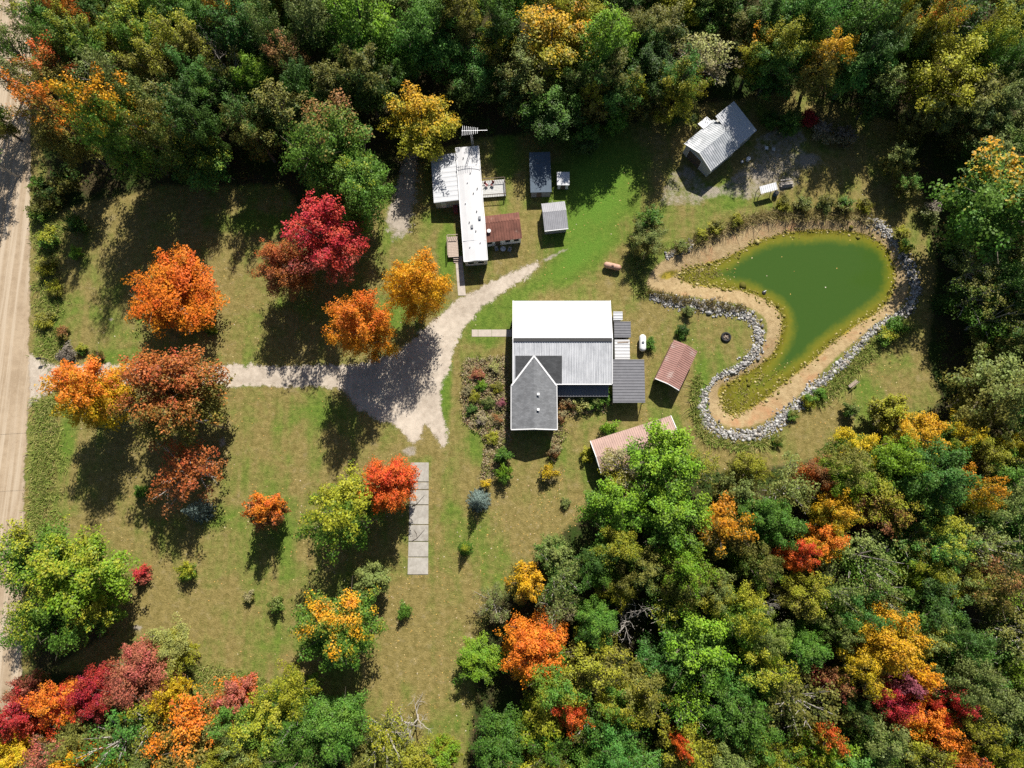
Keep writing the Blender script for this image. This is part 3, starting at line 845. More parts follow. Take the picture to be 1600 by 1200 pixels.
deck('deck', (751, 309), (791, 306), (789, 280), .6, 'grey railed deck on the upper right side of the mobile home', ('bottom', 'right', 'top'), M['siding'], M['dark_wood'])
o, L3, W3 = deck('deck', (700, 402), (717, 401), (715, 369), .7, 'tan wooden porch deck on the left side of the mobile home', ('left', 'top'))
for k in range(3): box_part('step', M['deck'], o, .95, L3 - .1, -.3 * (k + 1), -.3 * k - .02, .5 - .19 * k - .05, .5 - .19 * k)
# chairs by the side room


def chair(px, py, rz, label, mat=M['dark_siding'], z=0.0):
    c = P(px, py, z + .4); o = empty('patio_chair', (*c, z), rz, label, 'chair', 'patio chairs by the mobile home')
    box_part('seat', mat, o, -.27, .27, -.27, .27, .42, .46)
    MB().slab((-.27, .28, .46), (.27, .28, .46), (.27, .45, 1.0), (-.27, .45, 1.0), .03).build('backrest', mat, o)
    for x in (-.25, .25):
        for y in (-.25, .25): MB().bar((x, y, 0), (x, y, .42), .035).build('leg', M['steel'], o)
        MB().bar((x, -.25, .64), (x, .36, .64), .05, .03).build('armrest', M['steel'], o)


chair(776, 390, .3, 'left patio chair below the brown roofed side room')
chair(760, 289, .8, 'left of two dull red chairs on the grey railed deck', M['red'], .6)
chair(769, 288, -.5, 'right of two dull red chairs on the grey railed deck', M['red'], .6)
chair(796, 391, -.4, 'right patio chair below the brown roofed side room')
c = P(786, 389, .6); o = empty('patio_table', (*c, 0), 0, 'small round pale patio table between the two patio chairs', 'table')
MB().tube([(0, 0, .68), (0, 0, .72)], [.5, .5], 16).build('tabletop', M['steel'], o)
MB().tube([(0, 0, 0), (0, 0, .68)], [.05, .05], 8).build('leg', M['steel'], o)

# ---- television antenna on its lattice mast
b0 = P(739, 228, 0); top = P(737, 207, 9.2)
b0 = P(738, 224, 4.0)
o = empty('television_antenna', (*b0, 0), 0, 'television antenna on tall lattice mast behind the mobile home', 'antenna')
AZ = 7.6
mb = MB(); tri = [(.2 * math.cos(t), .2 * math.sin(t)) for t in (0, 2.09, 4.19)]
for x, y in tri: mb.bar((x, y, 0), (x, y, AZ), .045)
for k in range(int(AZ / .4)):
    for j in range(3):
        p, q = tri[j], tri[(j + 1) % 3]; mb.bar((*p, k * .4), (*q, k * .4 + .4), .025)
mb.build('lattice_mast', M['steel'], o)
MB().bar((0, 0, AZ), (0, 0, AZ + .7), .06).build('mast_pole', M['steel'], o)
MB().bar((-1.6, 0, AZ + .6), (2.9, .1, AZ + .6), .07, .07).build('boom', M['steel'], o)
for k in range(9):
    x = -1.5 + k * .33; h = .95 - .05 * k
    MB().bar((x, -h, AZ + .65), (x + .08, h, AZ + .65), .045, .045).build('element', M['steel'], o)

# ---- three small sheds
o, L4, W4 = lean_to('storage_shed', (829, 300), (862, 299), (861, 238), 2.35, 2.75, M['blue_shade_roof'], 'long shed right of the mobile home, pale roof painted in blue-grey shade', None, 'y', M['dark_siding'])
o, L4, W4 = lean_to('storage_shed', (870.5, 289), (890, 289), (889, 269), 2.0, 2.15, M['white_metal'], 'very small white roofed shed beside the blue-grey shed', None, 'y', M['trim'])
a, ang, L, W = frame((851, 361), (888, 357), (885, 314), 2.4)
o = empty('storage_shed', (*a, 0), ang, 'grey ribbed gable shed just below the blue-grey shed', 'shed')
gable_roof(o, L, W, 2.35, 3.0, 'x', M['shed_metal'], .32, None, .62)
MB().box(.2, L - .2, .35, W - .2, 0, 2.3).build('wall', M['dark_siding'], o)
for x in (.5, L / 2 + .2): window(o, x, x + 1.1, .3, .345, 1.1, 2.0)
MB().bar((0, -.03, 2.36), (L, -.03, 2.36), .1, .1).build('gutter', M['trim'], o)

# ---- garage at the wood's edge
GE, GR = 3.3, 4.7
a, ang, L, W = frame((1111, 267), (1156.5, 229), (1117, 187), GE)
a = P(1111, 267, GE); bl = P(1070, 223.5, GE)
g = empty('garage', (*a, 0), ang, 'large angled garage with half white half ribbed grey metal roof', 'garage')
W = float(np.linalg.norm(bl - a))
gable_roof(g, L, W, GE, GR, 'x', M['garage_metal'], .42)
walls_gable(g, L, W, GE, GR, 'x', M['siding'], .35)
for y in (0, W): MB().bar((-.04, y, GE + .03), (-.04, W / 2, GR + .05), .12, .16).build('barge_board', M['trim'], g)
box_part('garage_door', M['dark_wood'], g, .28, .34, W * .36, W * .8, 0, 2.7)
for y in (W * .36 - .1, W * .8): box_part('door_trim', M['trim'], g, .26, .345, y, y + .1, 0, 2.75)
box_part('door_trim', M['trim'], g, .26, .345, W * .36, W * .8, 2.701, 2.8)
MB().bar((.1, -.02, 2.2), (.1, -.02, GE - .1), .12).build('downspout', M['trim'], g)
ex1 = to_local(1169, 186, GE + .4, a, ang)[0]
MB().ribbed((L + .02, .35, GE - .15), (ex1, .35, GE - .15), (ex1, W - .1, GR - .2), (L + .02, W - .1, GR - .2), pitch=.42).build('extension_roof', M['white_metal'], g)
MB().box(L - .3, ex1 - .3, .6, W - .4, 0, GE - .2).build('extension_wall', M['siding'], g)
MB().slab((L * .62, W - .3, GE + .28), (L * .93, W - .3, GE + .28), (L * .93, W + 1.2, GE + .1), (L * .62, W + 1.2, GE + .1), .08).build('rear_canopy', M['white_metal'], g)
for x in (L * .65, L * .9): box_part('canopy_post', M['wood'], g, x - .06, x + .06, W + .95, W + 1.07, 0, GE + .03)

# white slanted shelter below the garage
a, ang, L, W = frame((1190, 302), (1216, 295), (1212, 285), 2.0)
o = empty('wood_shelter', (*a, 0), ang, 'small white flat topped shelter right of the garage near the pond', 'shelter')
flat_roof(o, L, W, 1.75, 2.1, M['trim'], .4, 'y')
for x in (.1, L - .1):
    for y in (.1, W - .1): box_part('post', M['wood'], o, x - .05, x + .05, y - .05, y + .05, 0, 1.7 + .35 * y / W - .03)
c = P(1212, 303, .4); o = empty('water_barrel', (*c, 0), .3, 'blue plastic barrel beside the small white shelter', 'barrel')
MB().tube([(0, 0, 0), (0, 0, .1), (0, 0, .5), (0, 0, .95)], [.4, .46, .48, .42], 14).build('drum', M['blue'], o)
MB().tube([(0, 0, .952), (0, 0, 1.0)], [.4, .38], 14).build('lid', M['black'], o)

# ------------------------------------------------------------------ trees and shrubs
def unit(v): return v / np.maximum(1e-9, np.linalg.norm(v, axis=-1, keepdims=True))


def leaf_quads(pos, nrm, size, rng, slim=.62):
    """One small rhombic leaf spray per position."""
    n = len(pos); t = unit(np.cross(nrm, rng.normal(size=(n, 3)))); b = np.cross(nrm, t)
    s = (size * rng.uniform(.65, 1.35, n))[:, None]
    v = np.stack([pos - t * s * .5, pos - b * s * slim * .5 + t * s * .08, pos + t * s * .5, pos + b * s * slim * .5 + t * s * .08], 1).reshape(-1, 3)
    return v, np.arange(4 * n).reshape(-1, 4)


def make_crown(seed, R, H, leaf, style):
    """Returns (crown mesh, trunk mesh); base at the origin, crown radius R, total height H."""
    rng = np.random.default_rng(seed); mb = MB()
    lean = rng.normal(0, .04 * R, 2)
    if style == 'conifer':
        pos, nrm, bid = [], [], []
        levels = int(9 + H * 1.6)
        for k in range(levels):
            f = k / (levels - 1); z = H * (.06 + .92 * f); r = R * (1 - f) ** .85 + .06
            nb = max(4, int(7 + 11 * (1 - f)))
            for j in range(nb):
                a = 2 * math.pi * (j + rng.uniform(-.3, .3)) / nb + k * .7; rr = r * rng.uniform(.78, 1.08)
                m = max(3, int(rr / leaf * 5.5)); u = rng.uniform(.1, 1, m) ** .7
                w = rng.normal(0, .16 * rr + .03, m) * (1.1 - u)
                p = np.stack([u * rr * math.cos(a) - w * math.sin(a), u * rr * math.sin(a) + w * math.cos(a), z - .22 * u * rr + rng.normal(0, .05, m)], 1)
                pos.append(p); nrm.append(unit(np.tile([math.cos(a) * .5, math.sin(a) * .5, .8], (m, 1)) + rng.normal(0, .45, (m, 3)))); bid.append(np.full(m, rng.random()))
        mb.tube([(0, 0, 0), (0, 0, H * .5), (0, 0, H * .97)], [.035 * R + .06, .02 * R + .04, .02], 6)
        slim = .4
    elif style == 'bare':
        pos, nrm, bid = [], [], []

        def grow(p, d, ln, r, lv):
            q = p + d * ln; mid = (p + q) / 2 + rng.normal(0, ln * .06, 3)
            mb.tube([p, mid, q], [r, r * .8, r * .6], 4 if lv else 6)
            if lv >= 4: return
            for _ in range(3 if lv else 6):
                nd = unit(d * (.75 if lv else .4) + rng.normal(0, .55, 3) + np.array([0, 0, .12])); grow(q if rng.random() < .6 else mid, nd, ln * rng.uniform(.55, .8), r * .55, lv + 1)
        grow(np.zeros(3), np.array([0, 0, 1.]), H * .36, .035 * R + .05, 0)
        slim = .5
        m = 60; pos.append(np.stack([rng.normal(0, R * .4, m), rng.normal(0, R * .4, m), rng.uniform(.4, .95, m) * H], 1)); nrm.append(unit(rng.normal(size=(m, 3)))); bid.append(rng.random(m))
    else:
        # limbs, clump radius, lateral spread, leaf density, crown base, reach variation
        cfg = {'round': (34, .185, .2, 1.15, .1, .12), 'broad': (24, .18, .2, 1.15, .12, .22), 'tall': (26, .2, .2, 1.1, .22, .2), 'sparse': (18, .165, .22, .6, .2, .26), 'shrub': (12, .27, .22, .8, .03, .2)}[style]
        nl, cf, lat, dens, low, vary = cfg
        z0 = H * low; zc = (z0 + H) / 2 + .04 * H; hz = (H - z0) / 2
        k = np.arange(nl) + .5; ph = k * 2.39996 + rng.normal(0, .3, nl); cz = np.clip(1 - 1.75 * k / nl + rng.normal(0, .1, nl), -.85, 1)
        sx = np.sqrt(1 - cz ** 2); ld = np.stack([sx * np.cos(ph), sx * np.sin(ph), cz], 1)
        reach = np.clip(1 - vary * .5 + rng.normal(0, vary * .6, nl), .55, 1.15)
        tips = np.stack([ld[:, 0] * R * reach, ld[:, 1] * R * reach, zc + ld[:, 2] * hz * np.clip(reach, .6, 1.04)], 1)
        tips[:, :2] += lean * (tips[:, 2:3] / H)
        cen, dirs, rb = [], [], []
        for i in range(nl):
            root = np.array([lean[0] * .3, lean[1] * .3, z0 + (tips[i, 2] - z0) * .45]); m = int(rng.integers(7, 12))
            for t in np.linspace(.42, 1.0, m) + rng.normal(0, .04, m):
                w = lat * R * (1.15 - .75 * t)
                c = root + (tips[i] - root) * t + np.array([0, 0, .1 * R * math.sin(math.pi * min(t, 1))]) + rng.normal(0, 1, 3) * np.array([w, w, w * .8])
                cen.append(c); dirs.append(ld[i]); rb.append(R * cf * rng.uniform(.55, 1.3) * (1.12 - .3 * t))
        cen, dirs, rb = np.array(cen), np.array(dirs), np.array(rb); nb = len(cen)
        pos, nrm, bid = [], [], []
        for c, d, r in zip(cen, dirs, rb):
            m = int(dens * 7.2 * r * r / (leaf * leaf)) + 5
            u = unit(rng.normal(size=(m, 3))); rad = rng.uniform(.2, 1, m) ** .55
            o = u * rad[:, None]; o = o + d * (o @ d)[:, None] * .5             # sprays reach outwards
            o[:, 2] *= .7
            pos.append(c + o * r + rng.normal(0, leaf * .3, (m, 3))); bid.append(np.full(m, rng.random()))
            nrm.append(unit(u * .42 + d * .3 + np.array([.06, .26, .62]) + rng.normal(0, .34, (m, 3))))
        tr = .045 * R + .05
        if style != 'shrub':
            zf = z0 + hz * .5; z0 = max(z0, H * .16)
            mb.tube([(0, 0, 0), (lean[0] * .2, lean[1] * .2, z0), (lean[0] * .5, lean[1] * .5, zf), (lean[0], lean[1], H * .86)], [tr * 1.35, tr, tr * .75, tr * .2], 7)
        for i in range(nl):
            st_ = np.array([lean[0] * .3, lean[1] * .3, z0 * .9 + (tips[i, 2] - z0) * .4]) if style != 'shrub' else np.array([0, 0, .02])
            mid = (st_ + tips[i]) / 2 + np.array([0, 0, .07 * R])
            mb.tube([st_, mid, tips[i]], [tr * .5, tr * .3, .02], 4)
            for _ in range(2):
                q_ = mid + (tips[i] - mid) * rng.uniform(0, .5); e_ = q_ + (tips[i] - mid) * .5 + rng.normal(0, .16 * R, 3)
                mb.tube([q_, e_], [tr * .2, .015], 3)
        slim = .66
    pos, nrm, bid = np.vstack(pos), np.vstack(nrm), np.concatenate(bid)
    pos[:, 2] = np.maximum(pos[:, 2], .05)
    v, q = leaf_quads(pos, nrm, leaf, rng, slim)
    crown = np_mesh(f'{style}_crown', v, q, M['leaf'], dict(leaf_rnd=np.repeat(rng.random(len(pos)), 4), bough_rnd=np.repeat(bid, 4)))
    tm = bpy.data.meshes.new(f'{style}_trunk'); tm.from_pydata(mb.v, [], mb.f); tm.materials.append(M['pale_bark'] if style in ('bare', 'sparse') else M['bark']); tm.update()
    return crown, tm


PROTO = {}
for st, R0, H0, lf, n in (('round', 5.5, 15, .285, 5), ('broad', 5.5, 16, .31, 6), ('tall', 4.2, 19, .3, 5), ('sparse', 4.5, 15, .3, 3), ('shrub', 1.6, 2.4, .24, 5), ('conifer', 2.2, 5.5, .2, 2), ('bare', 3.6, 9, .2, 3)):
    PROTO[st] = [(make_crown(hash((len(st), ord(st[0]), k)) % 9973 + k, R0, H0, lf, st), R0, H0) for k in range(n)]
PROTO['small'] = [(make_crown(411 + k, 2.8, 8, .26, 'round'), 2.8, 8) for k in range(3)]

C = dict(dg=(.055, .115, .018), g=(.105, .22, .024), bg=(.085, .215, .032), lg=(.2, .34, .018), yg=(.34, .34, .024), pg=(.34, .35, .1), gg=(.2, .245, .06), ol=(.19, .185, .034), y=(.6, .42, .016), gd=(.62, .34, .014),
         yo=(.68, .3, .014), o=(.68, .19, .018), ro=(.62, .1, .022), r=(.5, .035, .035), pk=(.45, .135, .085), ru=(.4, .115, .03), br=(.32, .15, .055), bs=(.2, .27, .24), ltn=(.32, .28, .14), pu=(.34, .1, .14), tw=(.28, .24, .19))
CW = dict(dg='dark green', g='green', bg='blue-green', lg='lime green', yg='yellow-green', pg='pale yellow-green', gg='grey-green', ol='olive', y='yellow', gd='golden', yo='orange-yellow', o='orange', ro='red-orange', r='red',
          pk='dusky red', ru='rust red', br='russet brown', bs='silvery blue', ltn='tan', pu='purple', tw='grey-brown')
ANCHORS = [('white barn roof', 880, 500), ('grey shingled wing', 835, 620), ('mobile home', 735, 320), ('blue-grey shed', 845, 268), ('angled garage', 1125, 220), ('pond', 1290, 430), ('concrete pad', 655, 810),
           ('red carport', 1055, 570), ('pink shed', 985, 695), ('street light pole', 348, 668), ('dirt road', 20, 450), ('driveway', 420, 588), ('rusty tank', 956, 417), ('wooden bench', 1331, 600), ('tyre planter', 1134, 527), ('white tank', 1004, 535)]
TREES = []                                                    # placed crowns: (x, y, r)
PENDING = []


HFIX = {(267, 455): 9.5, (138, 615): 19, (262, 615): 21, (290, 738): 13, (306, 798): 8, (505, 372): 21, (442, 418): 15, (566, 508): 21, (650, 446): 19, (512, 232): 22, (552, 302): 18, (532, 800): 17, (606, 757): 14.5, (415, 798): 11,
        (527, 985): 14.5, (748, 1032): 6.5, (748, 782): 6.5, (727, 857): 4.2, (120, 900): 18, (40, 872): 18, (70, 962): 17, (1570, 318): 22, (580, 905): 8, (1012, 375): 7, (1015, 345): 7,
        (655, 188): 14, (742, 118): 12.5, (662, 55): 18, (620, 120): 13, (800, 150): 12, (868, 165): 11, (862, 72): 17, (1100, 88): 13, (1182, 88): 15, (1150, 30): 14, (1060, 170): 7, (1020, 150): 11, (1200, 40): 18, (1258, 36): 20, (1290, 95): 17, (1035, 55): 15,
        (85, 192): 25, (178, 192): 28, (205, 152): 27, (250, 215): 25, (300, 190): 24, (390, 195): 20, (450, 185): 18}


def plant(px, py, r, h, style, top, low, turn=.5, label=None, anchor=None, group=None, seed=None):
    """Crown centre at pixel (px, py), crown radius r pixels, height h metres."""
    TREES.append((px, py, r))
    h = HFIX.get((px, py), h * (1 if style in ('shrub', 'conifer') else 1.15 if h < 8 else 1.32))
    zc = h * (.35 if style == 'conifer' else .5 if style == 'shrub' else .62)
    x, y = P(px, py, zc)
    k = len(TREES) if seed is None else seed
    lst = PROTO[style]; (crown, trunk), R0, H0 = lst[k % len(lst)]
    Rm = r * np.linalg.norm(P(px + 10, py, zc) - P(px, py, zc)) / 10
    name = {'conifer': 'spruce_tree', 'bare': 'bare_tree', 'shrub': 'shrub'}.get(style, 'broadleaf_tree')
    o = empty(name, (x, y, 0), 0)
    rz = (k * 2.4) % 6.283
    for nm, me_ in (('crown', crown), ('trunk' if style != 'shrub' else 'stem', trunk)):
        c = bpy.data.objects.new(nm, me_); link(c, o); c.rotation_euler = (0, 0, rz); c.scale = (Rm / R0 * 1.03, Rm / R0 * 1.03, h / H0)
        if nm == 'crown':
            j = 1 + .16 * math.sin(k * 12.9898)
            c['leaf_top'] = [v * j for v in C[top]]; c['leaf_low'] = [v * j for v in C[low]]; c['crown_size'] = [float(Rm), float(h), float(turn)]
    cat = 'shrub' if style == 'shrub' else 'tree'
    tag(o, None, cat, group)
    if anchor: ANCHORS.append((anchor, px, py))
    PENDING.append((o, px, py, style, top, low, label, r))
    return o


T = plant
# --- open-grown trees on the lawns (left half)
T(267, 455, 66, 10.5, 'round', 'o', 'yo', .25, 'large bright orange tree alone on the upper left lawn', 'bright orange lawn tree', seed=1)
T(138, 615, 52, 10, 'round', 'o', 'y', .58, 'orange and yellow tree over the driveway mouth by the road', 'orange yellow tree at the driveway mouth', seed=2)
T(262, 615, 72, 12, 'round', 'ru', 'ol', .52, 'big rust red tree spreading over the driveway', 'big rust red driveway tree', seed=3)
T(290, 738, 54, 9, 'sparse', 'ru', 'br', .4, 'thinning red tree with bare pale branches below the street light pole', 'thinning red tree', seed=4)
T(306, 798, 20, 5.5, 'conifer', 'bs', 'bs', .5, 'small blue spruce in the shade of the thinning red tree', seed=0)
T(220, 768, 11, 2, 'shrub', 'g', 'g', .5, 'little green bush in deep shade below the rust red tree')
T(505, 372, 58, 13, 'broad', 'r', 'pk', .3, 'tall crimson red tree left of the shaded lane', 'crimson red tree', seed=5)
T(442, 418, 40, 9, 'round', 'ru', 'br', .45, 'brownish orange tree leaning against the crimson red tree', seed=3)
T(566, 508, 47, 9.5, 'round', 'o', 'yo', .5, 'fiery orange round tree at the bend of the driveway', 'fiery orange driveway tree', seed=0)
T(650, 446, 45, 9, 'round', 'yo', 'gd', .55, 'golden orange round tree left of the mobile home walkway', 'golden orange tree', seed=4)
T(512, 232, 68, 14, 'round', 'br', 'g', .8, 'large olive tree tinged red at the woods edge above the crimson tree', 'red-tinged olive tree', seed=1)
T(552, 302, 52, 11, 'round', 'yg', 'g', .95, 'dark green tree filling the gap behind the crimson red tree', seed=2)
T(532, 800, 62, 10, 'broad', 'yg', 'g', .55, 'large yellow-green tree left of the red-orange round tree', 'large yellow-green lawn tree', seed=4)
T(606, 757, 41, 8.5, 'round', 'ro', 'o', .45, 'dense red-orange round tree overhanging the concrete pad', 'red-orange pad tree', seed=3)
T(415, 798, 28, 6, 'small', 'o', 'br', .5, 'small orange tree in the middle of the lower left lawn', 'small orange lawn tree')
T(222, 897, 14, 3, 'shrub', 'r', 'pk', .5, 'tiny red bush on the lower left lawn')
T(291, 892, 15, 3.2, 'shrub', 'yg', 'g', .5, 'thin yellow-green sapling right of the tiny red bush')
T(389, 932, 9, 1.6, 'shrub', 'ltn', 'ol', .5, 'tiny brown bush on the lower left lawn')
T(432, 943, 12, 3, 'shrub', 'gg', 'g', .5, 'thin grey-green sapling near the orange-topped tree')
T(631, 955, 12, 2.4, 'shrub', 'g', 'g', .5, 'small green bush alone below the concrete pad')
T(580, 905, 26, 5, 'small', 'gg', 'gg', .5, 'pale grey-green thin tree below the large yellow-green tree')
T(527, 985, 62, 12, 'round', 'yo', 'g', .76, 'tree with golden orange top and green lower half', 'orange-topped green tree', seed=2)
T(748, 1032, 37, 7, 'broad', 'lg', 'g', .35, 'lone lime green tree on the lawn by the lower woods', 'lone lime green tree', seed=0)
T(748, 782, 20, 5.2, 'conifer', 'bs', 'bs', .5, 'rounded silvery blue spruce beside the garden bed', 'silvery blue spruce', seed=1)
T(727, 857, 13, 3.4, 'conifer', 'yg', 'g', .5, 'small pointed yellow-green evergreen below the silvery blue spruce', seed=0)
T(786, 712, 13, 3, 'shrub', 'g', 'g', .5, 'upper of two bright green bushes left below the shingled wing')
T(788, 739, 14, 3.2, 'shrub', 'lg', 'g', .5, 'lower of two bright green bushes left below the shingled wing')
T(857, 740, 14, 2.6, 'shrub', 'y', 'ltn', .45, 'yellow bush on the lawn below the shingled wing')
T(884, 785, 8, 1.2, 'shrub', 'gg', 'gg', .5, 'tiny grey-green bush on bare lawn left of the green maple')
T(952, 670, 14, 2.4, 'shrub', 'lg', 'g', .4, 'bright green bush between the grey carport and pink shed')
T(120, 900, 66, 12, 'broad', 'yg', 'lg', .75, 'big yellow-green tree beside the road at lower left', 'big yellow-green roadside tree', seed=0)
T(40, 872, 56, 11, 'broad', 'yg', 'g', .75, seed=3)
T(70, 962, 58, 11, 'round', 'yg', 'g', .8, seed=1)
T(140, 958, 34, 9, 'small', 'yg', 'g', .5)
# --- by the buildings
T(655, 188, 56, 15, 'broad', 'gd', 'yg', .62, 'tall golden tree above the mobile home addition', 'golden tree above the mobile home', seed=2)
T(1012, 375, 30, 6, 'broad', 'gg', 'ol', .45, 'grey-green bushy tree at the left tip of the pond', 'bushy tree at the pond tip', seed=1)
T(1015, 345, 22, 6, 'small', 'g', 'ol', .5)
T(1285, 207, 16, 3, 'shrub', 'tw', 'ltn', .5, 'left of two grey-brown bushes above the pond')
T(1318, 214, 18, 3.2, 'shrub', 'tw', 'ltn', .5, 'right of two grey-brown bushes above the pond')
T(1265, 186, 13, 2.6, 'shrub', 'r', 'r', .5, 'small dark red bush in the woods edge right of the garage')
T(1235, 192, 17, 4, 'small', 'g', 'g', .5)
T(1205, 185, 14, 3.5, 'small', 'dg', 'g', .5)
T(1066, 518, 11, 1.8, 'shrub', 'dg', 'g', .5, 'round dark green bush on the lawn above the red carport')
T(1076, 487, 9, 1.8, 'shrub', 'gg', 'gg', .5, 'small grey-green bush on the stone border of the pond')
T(1016, 537, 10, 1.6, 'shrub', 'g', 'g', .5, 'green bush hugging the right side of the white tank')
for i, (x, y, r, a_, b_, w) in enumerate(((886, 625, 15, 'ltn', 'br', 'tan and russet shrub nearest the shingled wing in the bed below the barn'), (908, 630, 15, 'pg', 'ol', 'pale shrub second from the wing in the bed below the barn'), (930, 628, 13, 'gg', 'g', 'grey-green shrub third from the wing in the bed below the barn'),
                               (945, 620, 13, 'g', 'g', 'green shrub nearest the grey carport in the bed below the barn'), (878, 650, 9, 'ltn', 'br', 'small tan shrub beside the lower right corner of the shingled wing'), (866, 705, 10, 'ltn', 'br', 'straggly tan shrub by the shadow of the shingled wing'), (919, 712, 12, 'yg', 'yg', 'yellow-green shrub at the left end of the pink shed'))):
    T(x, y, r, 1.9, 'shrub', a_, b_, .5, w)
for i, (x, y, r, a_, b_, w) in enumerate(((752, 603, 9, 'lg', 'g', 'lime green rounded plant in the garden bed'), (742, 622, 10, 'yg', 'ol', 'olive yellow plant in the garden bed'), (737, 640, 9, 'g', 'dg', 'darkest green bush at the left edge of the garden bed'), (762, 630, 10, 'gg', 'dg', 'grey-green bush in the middle of the garden bed'),
                               (730, 612, 8, 'ltn', 'ltn', 'pale tan clump at the left edge of the garden bed'), (777, 605, 9, 'ol', 'yg', 'olive plant near the barn in the garden bed'), (783, 632, 8, 'pu', 'ltn', 'purplish plant beside the wing wall in the garden bed'), (747, 585, 10, 'br', 'pk', 'russet low plant at the top of the garden bed'),
                               (777, 655, 9, 'br', 'ltn', 'russet plant low in the garden bed by the wing'), (768, 685, 11, 'yg', 'ol', 'yellow-green plant at the lower end of the garden bed'), (752, 655, 9, 'ltn', 'tw', 'pale twiggy plant at the lower left of the garden bed'), (758, 757, 9, 'y', 'ltn', 'low yellow plant just above the silvery blue spruce'), (772, 575, 10, 'pg', 'ltn', 'pale yellowish plant at the upper right of the garden bed'))):
    T(x, y, r, 1.3, 'shrub', a_, b_, .5, w)
# --- top-left woods
T(32, 18, 32, 13, 'sparse', 'yg', 'gg', .5); T(12, 70, 32, 13, 'sparse', 'gg', 'g', .5); T(18, 118, 26, 12, 'sparse', 'gg', 'ol', .5, 'thin grey-green tree with white branches overhanging the dirt road')
T(-28, 95, 30, 13, 'sparse', 'gg', 'ol', .5, 'thin tree at the left edge leaning over the upper dirt road'); T(-34, 170, 30, 13, 'broad', 'g', 'ol', .5); T(-36, 235, 28, 12, 'sparse', 'g', 'ol', .5)
T(108, 27, 24, 15, 'tall', 'o', 'ol', .5, 'orange treetop near the top left corner of the woods', 'orange treetop in the top left')
T(125, 68, 40, 15, 'broad', 'yg', 'g', .7); T(72, 60, 30, 13, 'broad', 'g', 'gg', .5)
T(82, 118, 42, 14, 'broad', 'ro', 'ol', .72, 'olive tree with red-orange tips beside the upper dirt road', 'red-orange tipped roadside tree', seed=3)
T(85, 192, 42, 12, 'broad', 'o', 'ol', .66); T(178, 192, 54, 13, 'round', 'yo', 'g', .7, 'orange-yellow and green tree at the front of the top left woods', 'orange-yellow woods edge tree', seed=4)
T(212, 55, 42, 16, 'broad', 'yg', 'g', .7); T(245, 100, 46, 15, 'broad', 'yg', 'ol', .7); T(288, 72, 34, 16, 'tall', 'yg', 'ol', .6); T(168, 122, 40, 14, 'sparse', 'gg', 'dg', .5); T(205, 152, 36, 12, 'broad', 'gg', 'dg', .5)
T(302, 130, 38, 14, 'broad', 'bg', 'dg', .5); T(345, 155, 30, 12, 'tall', 'g', 'dg', .5); T(330, 72, 28, 14, 'bare', 'tw', 'tw', .5, 'bare silvery grey tree among the top left woods', 'bare silvery tree'); T(378, 55, 38, 17, 'tall', 'bg', 'dg', .5)
T(350, 22, 24, 17, 'tall', 'yo', 'ol', .55); T(402, 130, 30, 14, 'tall', 'lg', 'g', .5, 'bright green treetop left of the russet treetop', 'bright green treetop'); T(455, 105, 30, 14, 'tall', 'br', 'ol', .6, 'russet and gold treetop in the upper woods', 'russet treetop'); T(425, 65, 36, 17, 'broad', 'gg', 'dg', .6)
T(300, 190, 40, 13, 'broad', 'dg', 'dg', .5); T(390, 195, 45, 13, 'broad', 'dg', 'ol', .5); T(250, 215, 40, 11, 'broad', 'ol', 'dg', .5); T(450, 185, 40, 13, 'tall', 'ol', 'dg', .5)
# --- top-middle woods
T(562, 42, 58, 18, 'broad', 'lg', 'g', .6, 'large bright green tree at the top edge left of centre', 'large bright green top edge tree', seed=2); T(662, 55, 54, 18, 'round', 'g', 'bg', .6, seed=1); T(742, 118, 44, 15, 'broad', 'bg', 'dg', .5, seed=3)
T(570, 125, 44, 15, 'tall', 'ol', 'dg', .55); T(716, 22, 34, 17, 'tall', 'yg', 'ol', .6); T(782, 40, 32, 17, 'tall', 'g', 'dg', .5); T(490, 45, 34, 17, 'tall', 'gg', 'dg', .5); T(520, 140, 32, 14, 'tall', 'ol', 'dg', .5); T(620, 120, 34, 14, 'broad', 'g', 'dg', .5)
T(862, 72, 66, 18, 'broad', 'gd', 'yg', .6, 'great golden yellow tree in the middle of the upper woods', 'great golden tree', seed=0); T(868, 165, 52, 13, 'round', 'g', 'dg', .55); T(950, 72, 40, 17, 'tall', 'lg', 'g', .55, seed=2); T(985, 148, 22, 10, 'small', 'yg', 'ol', .5); T(962, 186, 18, 7, 'small', 'g', 'g', .5)
T(1100, 88, 52, 15, 'sparse', 'pg', 'ltn', .5, 'pale straw-coloured thin tree above the angled garage', 'pale straw tree', seed=1); T(1182, 88, 28, 14, 'tall', 'yo', 'yg', .75); T(1035, 55, 36, 16, 'tall', 'ol', 'dg', .5); T(1020, 150, 32, 11, 'broad', 'dg', 'ol', .5); T(1060, 170, 26, 9, 'broad', 'ol', 'dg', .5)
T(915, 215, 24, 6, 'small', 'g', 'dg', .5); T(800, 150, 24, 11, 'tall', 'dg', 'dg', .5); T(930, 160, 24, 10, 'small', 'yg', 'ol', .5)
